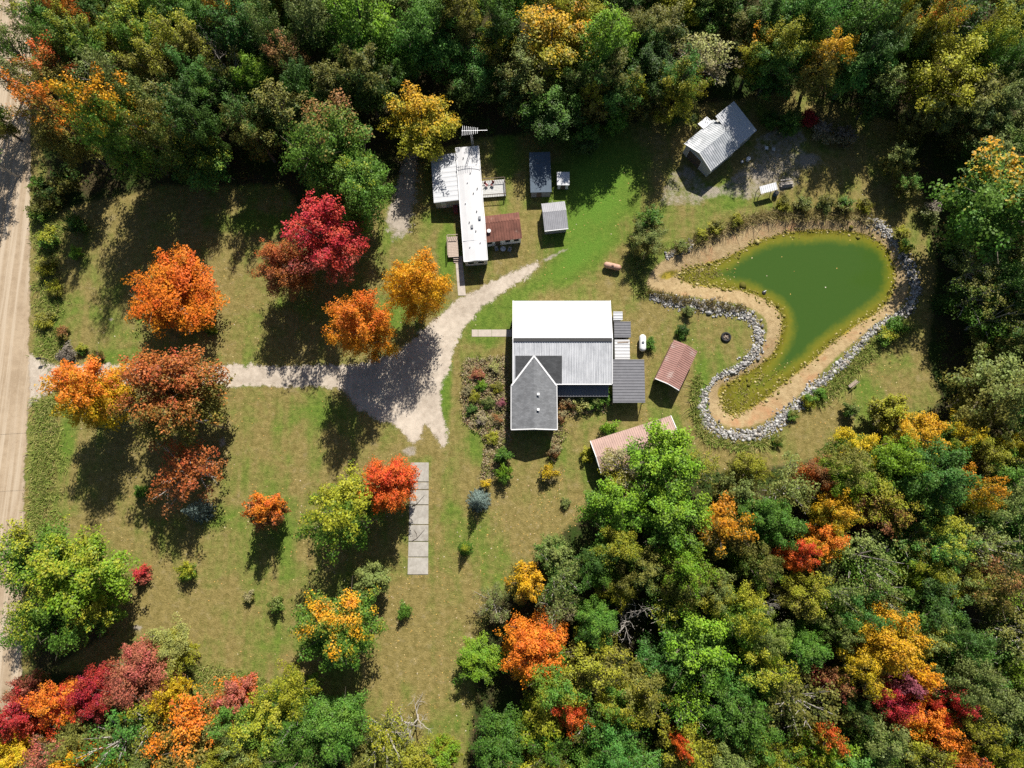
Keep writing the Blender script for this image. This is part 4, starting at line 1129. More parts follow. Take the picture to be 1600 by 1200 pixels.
# --- top-right woods
T(1290, 95, 42, 14, 'broad', 'gd', 'ol', .55, 'golden tree with olive base right of the garage in the upper woods', 'golden olive tree', seed=4); T(1258, 36, 50, 17, 'round', 'bg', 'g', .5, seed=2); T(1478, 122, 58, 14, 'broad', 'yg', 'yg', .4, 'broad mustard yellow-green tree in the upper right woods', 'mustard tree', seed=5)
T(1455, 42, 38, 16, 'broad', 'ro', 'yg', .78, 'yellow-green tree with a red-orange top in the upper right woods', 'red-orange topped tree'); T(1552, 62, 36, 16, 'broad', 'yg', 'g', .5); T(1388, 66, 30, 15, 'broad', 'gg', 'bg', .5); T(1378, 140, 28, 11, 'small', 'gg', 'dg', .5); T(1350, 40, 34, 17, 'tall', 'g', 'dg', .5)
T(1395, 12, 24, 18, 'tall', 'yo', 'yg', .7); T(1562, 165, 34, 12, 'broad', 'gg', 'dg', .5); T(1595, 100, 34, 15, 'broad', 'g', 'dg', .5); T(1200, 40, 34, 17, 'tall', 'g', 'dg', .5); T(1150, 30, 34, 17, 'tall', 'g', 'ol', .5); T(1440, 185, 26, 9, 'small', 'gg', 'ol', .5); T(1520, 205, 30, 9, 'broad', 'dg', 'ol', .5)
T(1570, 318, 92, 15, 'broad', 'yo', 'g', .85, 'huge green tree with gold tips at the right edge', 'huge gold-tipped green tree', seed=1); T(1560, 612, 66, 13, 'broad', 'gg', 'ol', .5, 'grey-green tree at the right edge below the shaded clearing', 'grey-green right edge tree', seed=4); T(1590, 450, 48, 12, 'broad', 'g', 'dg', .5)
T(1500, 385, 24, 8, 'conifer', 'g', 'dg', .5); T(1595, 530, 34, 11, 'broad', 'dg', 'ol', .5); T(1485, 470, 20, 8, 'conifer', 'dg', 'dg', .5); T(1408, 250, 22, 7, 'small', 'gg', 'ol', .5); T(1420, 290, 18, 5, 'small', 'g', 'ol', .5)
# --- big maple and the woods behind it
T(1036, 722, 60, 14, 'broad', 'lg', 'g', .5, 'bright lime green maple spreading over the pink shed', 'lime green maple', seed=5); T(962, 795, 56, 13, 'broad', 'lg', 'g', .6, seed=2); T(1052, 812, 56, 14, 'broad', 'lg', 'g', .6, seed=0); T(976, 732, 42, 9, 'sparse', 'ltn', 'yg', .5, 'thin brownish-green tree overhanging the left of the pink shed', seed=2)
T(1096, 728, 32, 9, 'sparse', 'yg', 'gg', .5); T(1130, 822, 44, 13, 'tall', 'yo', 'ol', .5, 'orange-yellow tree right of the lime green maple', 'orange-yellow tree by the maple'); T(1168, 735, 34, 9, 'broad', 'yg', 'ol', .5); T(1150, 770, 30, 10, 'small', 'gg', 'ol', .5)
T(880, 900, 42, 11, 'sparse', 'gg', 'bg', .5); T(865, 865, 26, 8, 'small', 'gg', 'bg', .5); T(820, 912, 30, 9, 'small', 'gd', 'ol', .5, 'golden olive tree at the left tip of the lower right woods', 'golden olive edge tree'); T(930, 885, 34, 12, 'broad', 'dg', 'g', .5); T(1010, 890, 36, 12, 'broad', 'ol', 'dg', .5)
# --- lower-right woods
for x, y, r, h, s, a_, b_, t_ in ((1335, 702, 36, 9, 'broad', 'y', 'g', .6), (1392, 645, 28, 7, 'small', 'yg', 'ol', .5), (1432, 682, 40, 10, 'broad', 'gd', 'yg', .5), (1492, 686, 34, 10, 'broad', 'y', 'g', .6), (1545, 712, 34, 11, 'broad', 'yg', 'ol', .5), (1588, 698, 22, 11, 'small', 'y', 'yg', .5), (1280, 745, 32, 10, 'broad', 'br', 'o', .5),
                                  (1455, 745, 52, 14, 'round', 'bg', 'g', .5), (1516, 768, 36, 13, 'broad', 'yo', 'yg', .6), (1370, 790, 46, 12, 'broad', 'yg', 'br', .45), (1302, 800, 36, 12, 'broad', 'gd', 'yg', .5), (1243, 868, 24, 12, 'tall', 'ro', 'o', .4), (1285, 850, 28, 12, 'tall', 'o', 'y', .5), (1236, 765, 44, 10, 'sparse', 'gg', 'ol', .5),
                                  (1350, 868, 48, 13, 'sparse', 'gg', 'g', .5), (1470, 850, 44, 13, 'broad', 'yg', 'bg', .7), (1580, 800, 46, 13, 'broad', 'gg', 'bg', .5), (1535, 850, 46, 13, 'sparse', 'gg', 'ol', .5), (1215, 820, 38, 12, 'broad', 'g', 'bg', .5), (1180, 880, 36, 12, 'broad', 'ol', 'g', .5),
                                  (1330, 640, 12, 3, 'shrub', 'gg', 'g', .5)):
    lab = {(1280, 745): ('russet brown treetop below the bare patch near the pond', 'russet treetop near the pond'), (1455, 745): ('rounded blue-green tree among golden trees below the bench', 'rounded blue-green tree'), (1516, 768): ('orange-yellow treetop at the right of the rounded blue-green tree', None), (1243, 868): ('small red-orange treetop in the lower right woods', 'red-orange treetop'), (1335, 702): ('yellow tree at the lawn edge below the wooden bench', 'yellow lawn edge tree'), (1330, 640): ('low grey-green bush below the wooden bench', None)}.get((x, y), (None, None))
    T(x, y, r, h, s, a_, b_, t_, *lab)
T(835, 1012, 50, 11, 'round', 'o', 'yo', .35, 'large orange tree at the left edge of the lower right woods', 'large orange woods edge tree', seed=3); T(888, 1110, 33, 12, 'broad', 'ro', 'o', .45, 'vivid red-orange tree near the bottom centre', 'vivid red-orange tree', seed=2)
T(772, 945, 30, 6, 'sparse', 'gg', 'ltn', .5); T(870, 952, 38, 11, 'sparse', 'gg', 'ltn', .5); T(922, 1040, 52, 13, 'broad', 'yg', 'ol', .6); T(985, 975, 44, 13, 'bare', 'tw', 'tw', .5, 'leafless grey tree in the lower woods below the lime green maple', 'leafless grey tree'); T(1000, 1080, 46, 13, 'broad', 'ol', 'yg', .5)
T(1090, 1012, 58, 14, 'broad', 'lg', 'g', .65, seed=5); T(1155, 960, 44, 13, 'round', 'yg', 'g', .6); T(1190, 1045, 42, 13, 'broad', 'yg', 'g', .5); T(960, 1175, 52, 13, 'round', 'bg', 'g', .5, 'rounded blue-green tree at the bottom edge near the centre', 'blue-green bottom edge tree'); T(1075, 1170, 44, 12, 'broad', 'yg', 'ol', .5)
T(1062, 1160, 14, 13, 'small', 'ro', 'o', .5, 'little red-orange treetop at the bottom edge'); T(858, 1175, 40, 11, 'broad', 'g', 'ol', .5); T(1150, 1115, 48, 13, 'round', 'g', 'bg', .5); T(785, 1165, 46, 11, 'round', 'g', 'bg', .5, 'rounded green tree at the bottom edge of the lawn', 'rounded green bottom edge tree')
T(1200, 945, 26, 14, 'bare', 'tw', 'tw', .5, 'small white-branched bare tree in the lower right woods', 'white-branched bare tree')
T(1382, 1000, 50, 14, 'round', 'gd', 'y', .5, 'bright golden tree above the cluster of red trees', 'bright golden tree', seed=0); T(1342, 1046, 40, 13, 'broad', 'y', 'ol', .55); T(1386, 1092, 32, 12, 'round', 'r', 'r', .4, 'crimson tree in the middle of the red cluster at lower right', 'crimson cluster tree'); T(1400, 1064, 20, 12, 'small', 'pu', 'pk', .5, 'small purple treetop in the red cluster at lower right')
T(1474, 1095, 32, 12, 'round', 'r', 'ro', .5, 'red tree at the right of the lower right red cluster', 'right red cluster tree'); T(1442, 1132, 42, 12, 'broad', 'o', 'yo', .5, 'orange tree between the two crimson trees at lower right'); T(1425, 1055, 26, 12, 'small', 'yo', 'br', .5); T(1298, 1065, 22, 11, 'small', 'br', 'pk', .5)
T(1250, 1012, 34, 12, 'round', 'g', 'bg', .5); T(1245, 1095, 56, 13, 'sparse', 'ol', 'gg', .5); T(1290, 1150, 22, 12, 'small', 'ro', 'yg', .6); T(1372, 1155, 46, 13, 'broad', 'gg', 'g', .5); T(1508, 1070, 46, 14, 'round', 'gg', 'bg', .5); T(1565, 1110, 50, 13, 'broad', 'gg', 'g', .5); T(1490, 1182, 38, 12, 'broad', 'o', 'pk', .5, 'orange treetop at the bottom edge near the right corner'); T(1550, 1180, 36, 12, 'broad', 'yg', 'g', .5)
T(1255, 930, 38, 13, 'broad', 'yg', 'ol', .5); T(1305, 925, 40, 13, 'sparse', 'gg', 'g', .5); T(1365, 920, 38, 12, 'sparse', 'gg', 'ol', .5); T(1452, 945, 48, 12, 'broad', 'dg', 'g', .5); T(1545, 915, 44, 13, 'broad', 'br', 'ol', .7); T(1585, 985, 44, 13, 'sparse', 'ol', 'gg', .5); T(1500, 1000, 38, 12, 'broad', 'dg', 'bg', .5)
T(1300, 985, 30, 12, 'broad', 'gg', 'g', .5); T(1330, 1110, 28, 11, 'broad', 'dg', 'ol', .5)
# --- bottom-left woods
T(262, 1016, 40, 7, 'broad', 'pg', 'yg', .5, 'pale yellow-green tree above the dusky red tree at lower left', 'pale yellow-green tree', seed=1); T(212, 1058, 50, 9, 'round', 'pk', 'br', .5, 'dusky red rounded tree at lower left', 'dusky red rounded tree', seed=1); T(148, 1085, 38, 9, 'round', 'r', 'pk', .35)
T(88, 1100, 42, 10, 'broad', 'o', 'ro', .5, 'bright orange-red tree at the lower left corner woods', 'bright orange-red corner tree', seed=2); T(30, 1122, 40, 10, 'broad', 'r', 'ro', .5, 'red tree over the dirt road at the lower left corner'); T(268, 1092, 26, 9, 'small', 'y', 'gd', .5, 'small yellow tree between red and orange trees at lower left', 'small yellow tree')
T(300, 1150, 64, 11, 'broad', 'o', 'ol', .6, 'large russet orange and olive tree at the lower left edge', 'russet orange bottom tree', seed=3); T(368, 1088, 28, 8, 'small', 'pk', 'o', .4); T(188, 1158, 54, 10, 'sparse', 'bg', 'gg', .5); T(22, 1180, 32, 10, 'broad', 'y', 'gd', .5); T(85, 1182, 38, 10, 'broad', 'pk', 'ltn', .5); T(122, 1190, 26, 10, 'small', 'gd', 'o', .5)
T(415, 1135, 48, 11, 'broad', 'yg', 'g', .6); T(452, 1085, 40, 10, 'broad', 'yg', 'g', .5); T(522, 1140, 50, 11, 'round', 'g', 'bg', .5, seed=2); T(600, 1152, 46, 10, 'sparse', 'yg', 'gg', .5); T(642, 1140, 34, 9, 'bare', 'tw', 'pg', .5); T(692, 1182, 24, 8, 'small', 'lg', 'yg', .5, 'lime yellow treetop at the bottom edge of the lawn'); T(470, 1185, 44, 11, 'broad', 'g', 'gg', .5)
T(345, 1185, 30, 10, 'broad', 'yg', 'ol', .5); T(240, 1190, 34, 10, 'broad', 'gg', 'g', .5); T(40, 1080, 24, 8, 'small', 'pk', 'ol', .5)
# --- roadside scrub
for x, y, r, h, a_, b_ in ((75, 372, 16, 3, 'yg', 'g'), (118, 352, 16, 4, 'g', 'dg'), (118, 395, 10, 2, 'lg', 'g'), (72, 415, 15, 2.6, 'ol', 'yg'), (85, 450, 14, 2.2, 'yg', 'ol'), (70, 500, 14, 2, 'ol', 'yg'), (98, 520, 11, 1.8, 'br', 'ol'), (104, 553, 14, 2.2, 'tw', 'tw'), (128, 545, 9, 1.4, 'yg', 'g'), (152, 556, 11, 1.8, 'ol', 'br'), (60, 330, 16, 3, 'ol', 'g'), (62, 290, 16, 3, 'g', 'ol'), (80, 310, 18, 4, 'dg', 'ol'), (330, 515, 9, 1.6, 'yg', 'g'), (105, 280, 22, 5, 'dg', 'ol')):
    T(x, y, r, h, 'shrub', a_, b_, .5)
for x, y, r, h, a_, b_ in ((1400, 510, 16, 2.4, 'g', 'g'), (1385, 525, 14, 2, 'yg', 'g'), (1265, 625, 12, 1.8, 'g', 'yg'), (1282, 615, 10, 1.6, 'g', 'g'), (1240, 648, 9, 1.4, 'ol', 'g'), (1215, 690, 9, 1.3, 'ol', 'g'), (1408, 365, 12, 2, 'yg', 'ol'), (1415, 385, 11, 2, 'g', 'yg'), (1352, 322, 12, 2, 'ol', 'yg'), (1320, 320, 14, 2.4, 'g', 'ol'), (1290, 318, 14, 2.2, 'ol', 'gg'),
                           (1255, 320, 14, 2.2, 'gg', 'ol'), (1225, 318, 12, 2, 'ol', 'yg'), (1150, 345, 11, 1.8, 'yg', 'ol'), (1120, 355, 12, 1.8, 'ol', 'yg'), (1095, 368, 11, 1.6, 'yg', 'ol'), (1065, 385, 11, 1.6, 'gg', 'ol'), (1455, 330, 16, 3, 'tw', 'gg'), (1375, 660, 14, 3, 'tw', 'gg')):
    T(x, y, r, h, 'shrub', a_, b_, .5)

# --- the rest of the woods: fill the gaps between the crowns above
WOODS = [(np.array(q, float), pal, hh) for q, pal, hh in (
    ([(60, -50), (1620, -50), (1620, 150), (1500, 200), (1400, 120), (1240, 110), (1190, 130), (1050, 150), (780, 150), (760, 120), (600, 120), (480, 190), (440, 230), (230, 250), (80, 200)], ['dg', 'g', 'ol', 'gg', 'bg', 'yg', 'g'], 13),
    ([(1530, 200), (1650, 200), (1650, 560), (1560, 560), (1520, 440)], ['dg', 'ol', 'gg', 'g'], 10),
    ([(800, 960), (880, 850), (960, 850), (1080, 880), (1180, 780), (1300, 720), (1450, 690), (1620, 640), (1650, 1260), (760, 1260), (800, 1120)], ['gg', 'g', 'yg', 'ol', 'bg', 'lg', 'yg', 'g'], 12),
    ([(-40, 1120), (220, 1120), (400, 1120), (560, 1140), (680, 1210), (680, 1260), (-40, 1260)], ['gg', 'g', 'yg', 'ol', 'bg'], 10),
)]
frng = np.random.default_rng(21)
for poly, pal, hh in WOODS:
    lo, hi = poly.min(0), poly.max(0); fails = 0
    while fails < 700:
        p = frng.uniform(lo, hi); r = frng.uniform(34, 50)
        arr = np.array(TREES); d = np.hypot(arr[:, 0] - p[0], arr[:, 1] - p[1])
        if not inside(p[None], poly)[0] or (d < .55 * arr[:, 2] + .5 * r).any(): fails += 1; continue
        a_, b_ = frng.choice(pal), frng.choice(pal)
        plant(p[0], p[1], r, hh * frng.uniform(.75, 1.1), frng.choice(['broad', 'tall', 'broad', 'sparse', 'round']), a_, b_, .55)

# --- labels for everything not described by hand: look, then the nearest landmark
KW = dict(round='rounded tree', broad='broad tree', tall='narrow tree', sparse='thin-leaved tree', shrub='bush', conifer='spruce', bare='bare tree', small='small tree')
used = {}
for o, px, py, st, a_, b_, lab, r in PENDING:
    if lab: o['label'] = lab; used[lab] = 1
for o, px, py, st, a_, b_, lab, r in PENDING:
    if lab: continue
    desc = f'{CW[a_]} {KW[st]}' if a_ == b_ else f'{CW[a_]} and {CW[b_]} {KW[st]}'
    if st != 'shrub' and r > 44: desc = 'large ' + desc
    cand = sorted(ANCHORS, key=lambda q: math.hypot(q[1] - px, q[2] - py))
    done = False
    for an, ax, ay in cand[:7]:
        dx, dy = px - ax, py - ay
        if math.hypot(dx, dy) < 4: continue
        ver = 'above' if dy < -.4 * abs(dx) else 'below' if dy > .4 * abs(dx) else ''
        hor = 'left of' if dx < -.4 * abs(dy) else 'right of' if dx > .4 * abs(dy) else ''
        rel = f'{ver} and {hor}' if ver and hor else (ver or hor)
        l_ = f'{desc} {rel} the {an}'
        if l_ not in used and len(l_.split()) <= 16: o['label'] = l_; used[l_] = 1; done = True; break
    if not done:
        l_ = f'{desc} farther off from the {cand[0][0]}'; k = 2
        while l_ in used: l_ = f'{desc} {["second", "third", "fourth", "fifth", "sixth", "seventh"][k - 2]} nearest the {cand[0][0]}'; k += 1
        o['label'] = l_; used[l_] = 1
for o, px, py, st, a_, b_, lab, r in PENDING:
    o['group'] = 'trees of the woods and lawns' if st != 'shrub' else 'bushes and garden plants'

# ------------------------------------------------------------------ scattered small growth, stones, leaves
def scatter(name, pos, size, mat, flat=.3, up=.6, per=1, spread=.0, seed=1, slim=.6, kind='stuff', rnd_by=None, label=None, parent=None):
    """Many small leaf-like faces in one object."""
    rng = np.random.default_rng(seed); n = len(pos)
    p = np.repeat(pos, per, 0); p = p + rng.normal(0, 1, p.shape) * np.array([spread, spread, spread * flat])
    p[:, 2] = np.maximum(p[:, 2], .03)
    nr = unit(rng.normal(0, 1, p.shape) * (1 - up) + np.array([0, 0, up]))
    v, q = leaf_quads(p, nr, size, rng, slim)
    rv = np.repeat(rng.random(n), per) * .7 + rng.random(len(p)) * .3 if rnd_by is None else np.repeat(rnd_by, per)
    me = np_mesh(name, v, q, mat, dict(leaf_rnd=np.repeat(rv, 4)))
    return tag(link(bpy.data.objects.new(name, me), parent), label, None, None, kind)


def blades(name, pos, h, mat, per=8, spread=.35, w=.07, seed=2, label=None, lean=.35):
    """Upright grass or reed blades."""
    rng = np.random.default_rng(seed); p = np.repeat(pos, per, 0); n = len(p)
    p = p + np.column_stack([rng.normal(0, spread, (n, 2)), np.zeros(n)])
    a = rng.uniform(0, 6.283, n); t = np.column_stack([np.cos(a), np.sin(a), np.zeros(n)]) * w
    hh = (np.repeat(h, per) if np.ndim(h) else h) * rng.uniform(.5, 1.2, n)
    tip = p + np.column_stack([rng.normal(0, lean, n) * hh, rng.normal(0, lean, n) * hh, hh])
    v = np.stack([p - t, p + t, tip + t * .3, tip - t * .3], 1).reshape(-1, 3)
    me = np_mesh(name, v, np.arange(4 * n).reshape(-1, 4), mat, dict(leaf_rnd=np.repeat(np.repeat(rng.random(len(pos)), per) * .6 + rng.random(n) * .4, 4)))
    return tag(link(bpy.data.objects.new(name, me)), label, None, None, 'stuff')


def in_poly(poly, n, rng):
    out = []; lo, hi = poly.min(0), poly.max(0)
    while len(out) < n:
        q = rng.uniform(lo, hi, (n, 2)); q = q[inside(q, poly)]; out += list(q)
    return np.array(out[:n])


def along(path_px, n, rng, z=0.0):
    """Points in a band: path of (x, y, half width) pixels."""
    a = np.array(path_px, float); w = PP(a[:, :2], z); hw = a[:, 2] * .108
    sl = np.linalg.norm(np.diff(w, axis=0), axis=1); ar = sl * (hw[:-1] + hw[1:]); k = rng.choice(len(sl), n, p=ar / ar.sum()); t = rng.random(n)
    d = np.diff(w, axis=0)[k]; u = d / np.linalg.norm(d, axis=1, keepdims=True); nn = np.column_stack([-u[:, 1], u[:, 0]])
    return w[k] + d * t[:, None] + nn * ((hw[k] * (1 - t) + hw[k + 1] * t) * np.clip(rng.normal(0, .55, n), -1.8, 1.8))[:, None]


def ground_z(p):
    sb, sp = sdf(p, BANK), sdf(p, POND); z = np.zeros(len(p))
    m = (sb > 0) & (sp <= 0); z[m] = -.72 * sb[m] / (sb[m] - sp[m] + 1e-6)
    m = sp > 0; z[m] = -.72 - np.minimum(2.2, sp[m] * .3) * .4
    return z


def stones(name, p, z, size, mat, seed, label=None):
    """Irregular rocks: squashed, jittered icosahedra joined in one object."""
    rng = np.random.default_rng(seed); g = (1 + 5 ** .5) / 2
    ico = unit(np.array([(-1, g, 0), (1, g, 0), (-1, -g, 0), (1, -g, 0), (0, -1, g), (0, 1, g), (0, -1, -g), (0, 1, -g), (g, 0, -1), (g, 0, 1), (-g, 0, -1), (-g, 0, 1)], float))
    fi = np.array([(0, 11, 5), (0, 5, 1), (0, 1, 7), (0, 7, 10), (0, 10, 11), (1, 5, 9), (5, 11, 4), (11, 10, 2), (10, 7, 6), (7, 1, 8), (3, 9, 4), (3, 4, 2), (3, 2, 6), (3, 6, 8), (3, 8, 9), (4, 9, 5), (2, 4, 11), (6, 2, 10), (8, 6, 7), (9, 8, 1)])
    n = len(p); s = size * np.exp(rng.normal(0, .42, n))
    sc = s[:, None, None] * rng.uniform(.7, 1.25, (n, 1, 3)) * np.array([1, 1, .7])
    an = rng.uniform(0, 6.28, n); co, si = np.cos(an), np.sin(an)
    v = ico[None] * sc * rng.uniform(.82, 1.18, (n, 12, 1))
    v = np.stack([v[..., 0] * co[:, None] - v[..., 1] * si[:, None], v[..., 0] * si[:, None] + v[..., 1] * co[:, None], v[..., 2]], -1)
    v += np.column_stack([p, z + s * .3])[:, None, :]
    f = (fi[None] + 12 * np.arange(n)[:, None, None]).reshape(-1, 3)
    me = np_mesh(name, v.reshape(-1, 3), f, mat, dict(leaf_rnd=np.repeat(rng.random(n), 12)))
    return tag(link(bpy.data.objects.new(name, me)), label, None, None, 'stuff')


R_ = np.random.default_rng(5)
BAND = [(1015, 462, 7), (1060, 474, 10), (1120, 481, 12), (1165, 490, 14), (1187, 515, 15), (1183, 550, 13), (1155, 575, 9), (1120, 590, 8), (1100, 615, 9), (1097, 645, 9), (1110, 668, 11), (1140, 680, 12), (1175, 682, 12), (1210, 665, 10), (1240, 638, 8), (1270, 607, 8), (1300, 583, 8), (1330, 555, 8), (1360, 520, 8), (1385, 502, 9), (1415, 489, 10), (1432, 462, 10), (1425, 425, 11), (1405, 385, 11), (1380, 355, 10), (1345, 338, 7)]
BAND = [(x, y, w * R_.uniform(.55, 1.1)) for x, y, w in BAND]
p = along(BAND, 7000, R_); stones('riprap_stones', p, ground_z(p), .125, M['stone'], 11, 'white and grey riprap stones ringing the pond')
p = along([(1040, 402, 5), (1085, 380, 7)], 240, R_); stones('riprap_stones', p, ground_z(p), .15, M['stone'], 12, 'short strip of grey stones at the upper left pond bank')
q = smooth_poly(POND, it=1); k = R_.integers(0, len(q), 2300); p = q[k] + R_.normal(0, .5, (2300, 2)); stones('shore_rubble', p, np.maximum(ground_z(p), -.95) - .02, .11, M['rubble'], 13, 'yellow algae coated rubble along the pond waterline')
p = np.vstack([in_poly(PP([(1135, 605), (1180, 585), (1230, 560), (1260, 560), (1200, 615), (1150, 645), (1130, 635)]), 90, R_), in_poly(PP([(1062, 424), (1110, 414), (1160, 395), (1150, 445), (1100, 445), (1065, 438)]), 120, R_)])
stones('shore_rubble', p, np.full(len(p), -.79), .12, M['rubble'], 14, 'algae mats and rubble in the two shallow pond corners')

# reeds and tall weeds
p = along([(1050, 395, 6), (1100, 372, 9), (1160, 348, 9), (1200, 338, 8), (1260, 338, 9), (1330, 338, 9), (1370, 345, 7)], 560, R_); blades('reeds', np.column_stack([p, ground_z(p)]), .95, M['reed'], 6, .35, .05, 3, 'dry brown reeds along the upper pond bank', .7)
p = along([(1010, 455, 6), (1050, 468, 9), (1120, 478, 9), (1165, 482, 6)], 260, R_); blades('reeds', np.column_stack([p, ground_z(p)]), 1.0, M['reed'], 6, .25, .05, 4, 'dry weeds among the stones at the left pond bank', .25)
p = np.vstack([along([(75, 300, 22), (75, 420, 26), (72, 520, 22), (95, 560, 20)], 260, R_), along([(72, 625, 22), (68, 700, 26), (62, 780, 26), (60, 830, 22)], 300, R_)])
p = np.vstack([q + R_.normal(0, .55, (R_.integers(2, 5), 2)) for q in p]); p = p[sdf(p, ROAD) < -.8]
blades('tall_grass', np.column_stack([p, np.zeros(len(p))]), .45, M['grass_tuft'], 7, .35, .07, 6, 'rough tall grass and weeds along the road verge', 1.1)
p = np.vstack([in_poly(PP([(290, 1035), (410, 1060), (420, 1085), (310, 1090), (270, 1060)]), 450, R_), along([(1275, 630, 10), (1320, 590, 10), (1370, 535, 9), (1420, 505, 10)], 350, R_), along([(1090, 590, 5), (1083, 640, 5), (1100, 685, 5), (1160, 700, 5), (1220, 685, 5)], 250, R_), along([(1000, 400, 8), (995, 430, 8), (1005, 460, 8)], 160, R_)])
blades('tall_grass', np.column_stack([p, np.zeros(len(p))]), .6, M['grass_tuft'], 8, .3, .07, 7, 'unmown grass around the pond and the lower left field', 1.0)
p = np.vstack([in_poly(PP([(722, 560), (795, 556), (797, 690), (775, 740), (752, 745), (760, 690), (722, 655)]), 520, R_), in_poly(PP([(872, 615), (952, 617), (950, 640), (880, 648)]), 120, R_), along([(872, 655, 7), (872, 700, 7), (860, 720, 6)], 60, R_)])
scatter('garden_plants', np.column_stack([p, R_.uniform(.1, .5, len(p))]), .28, M['garden'], .6, .55, 16, .28, 8, label='low mixed plants filling the garden beds')

p = np.vstack([in_poly(PP([(1135, 605), (1180, 585), (1215, 572), (1225, 590), (1190, 620), (1150, 645), (1130, 635)]), 70, R_), in_poly(PP([(1030, 432), (1062, 422), (1110, 414), (1130, 425), (1100, 444), (1050, 440)]), 90, R_)])
blades('pond_weeds', np.column_stack([p, np.full(len(p), -.74)]), .3, M['reed'], 6, .3, .07, 15, 'olive weeds growing in the shallow pond corners', .8)

# undergrowth in the woods
pts = []
for f in FOREST:
    c = np.column_stack([np.clip(f[:, 0], -108, 108), np.clip(f[:, 1], -48, 112)]); area = abs(np.sum(c[:, 0] * np.roll(c[:, 1], -1) - c[:, 1] * np.roll(c[:, 0], -1))) / 2
    pts.append(in_poly(c, int(area * .3), R_))
p = np.vstack(pts); p = p[(np.abs(p[:, 0]) < 106) & (p[:, 1] < 110) & (sdf(p, ROAD) < -.5) & (sdf(p, LANE) < 0)]
for px_, py_, w_, h_ in ((735, 320, 50, 100), (845, 270, 35, 45), (1125, 220, 75, 65), (1200, 270, 40, 35), (985, 695, 75, 55)):
    cc = P(px_, py_); p = p[~((np.abs(p[:, 0] - cc[0]) < w_ * .108) & (np.abs(p[:, 1] - cc[1]) < h_ * .108))]
scatter('undergrowth', np.column_stack([p, R_.uniform(.2, 1.6, len(p)) ** 1.2]), .42, M['under'], .6, .5, 12, .55, 9, label='low leafy undergrowth on the woodland floor')

# fallen leaves on the mown grass
p = np.vstack([in_poly(PP(q), n, R_) for q, n in (([(110, 470), (440, 330), (450, 560), (120, 560)], 260), ([(90, 640), (520, 610), (640, 900), (600, 1080), (180, 1000)], 700), ([(600, 900), (800, 760), (900, 720), (780, 930), (740, 1150), (620, 1120)], 800), ([(820, 330), (980, 260), (1000, 460), (820, 460)], 160), ([(970, 480), (1160, 490), (1090, 600), (1000, 680)], 200), ([(1260, 640), (1400, 540), (1420, 620), (1200, 720)], 220), ([(1260, 220), (1380, 220), (1360, 310), (1250, 300)], 160))])
p = p[R_.random(len(p)) < .45]
for px_, py_, r_, n_ in ((290, 480, 70, 160), (180, 620, 70, 90), (300, 640, 80, 120), (480, 440, 70, 120), (590, 545, 60, 90), (660, 490, 55, 60), (545, 815, 75, 160), (620, 770, 50, 110), (420, 805, 35, 60), (545, 960, 70, 110), (870, 790, 50, 120), (150, 900, 70, 110), (1120, 715, 60, 90), (840, 900, 50, 80)):
    p = np.vstack([p, P(px_, py_) + R_.normal(0, r_ * .07, (n_, 2))])
p = p[(sdf(p, DRIVE) < .6) & (sdf(p, BANK) < -1)]
scatter('fallen_leaves', np.column_stack([p, np.full(len(p), .04)]), .2, M['fallen'], 0, .9, 1, 0, 10, .7, label='scattered pale fallen leaves on the lawns')

p = in_poly(POND, 16, R_); p = np.column_stack([p, np.full(len(p), -.69)])
v_, q_ = leaf_quads(p, np.tile([0, 0, 1.], (16, 1)), .24, R_, .7)
tag(link(bpy.data.objects.new('floating_leaves', np_mesh('floating_leaves', v_, q_, M['fallen'], dict(leaf_rnd=np.repeat(R_.random(16), 4))))), 'pale leaves floating on the pond', None, None, 'stuff')

# ------------------------------------------------------------------ yard things
def propane_tank(px, py, z, L, r, rz, mat, label, dome):
    c = P(px, py, z); o = empty('propane_tank', (*c, 0), rz, label, 'tank', 'propane tanks')
    mb = capsule(MB(), L, r, 16); b = mb.build('tank_body', mat, o, True); b.location.z = r + .3
    for x in (-L * .28, L * .28):
        MB().box(x - .08, x + .08, -r * .7, r * .7, 0, .36).build('leg', M['steel'], o)
    MB().tube([(0, 0, 2 * r + .27), (0, 0, 2 * r + .42), (0, 0, 2 * r + .5)], [.22, .22, .12], 10).build('valve_dome', dome, o)


propane_tank(1004, 536, .9, 3.1, .62, math.radians(88), M['tank_white'], 'white propane tank lying between the barn lean-tos and red carport', M['dark_siding'])
propane_tank(957, 416, .8, 3.2, .55, math.radians(-14), M['tank_rust'], 'faded rusty propane tank on the grass above the barn', M['tank_rust'])

c = P(1134, 527); o = empty('tyre_planter', (*c, 0), 0, 'black tyre ring planter on the lawn inside the pond bend', 'planter')
mb = MB(); n1, n2 = 22, 8; R1, r1 = .72, .2
for i in range(n1):
    for j in range(n2):
        A, B = 2 * math.pi * i / n1, 2 * math.pi * j / n2; mb.v.append(((R1 + r1 * math.cos(B)) * math.cos(A), (R1 + r1 * math.cos(B)) * math.sin(A), .2 + r1 * math.sin(B)))
for i in range(n1):
    for j in range(n2): mb.f.append([i * n2 + j, ((i + 1) % n1) * n2 + j, ((i + 1) % n1) * n2 + (j + 1) % n2, i * n2 + (j + 1) % n2])
mb.build('tyre', M['black'], o, True)
MB().tube([(0, 0, .01), (0, 0, .14)], [.54, .5], 14).build('soil', M['dark_wood'], o)
MB().bar((-.4, -.1, .2), (.35, .2, .3), .14).bar((-.2, .35, .2), (.3, -.3, .26), .12).build('firewood', M['wood'], o)

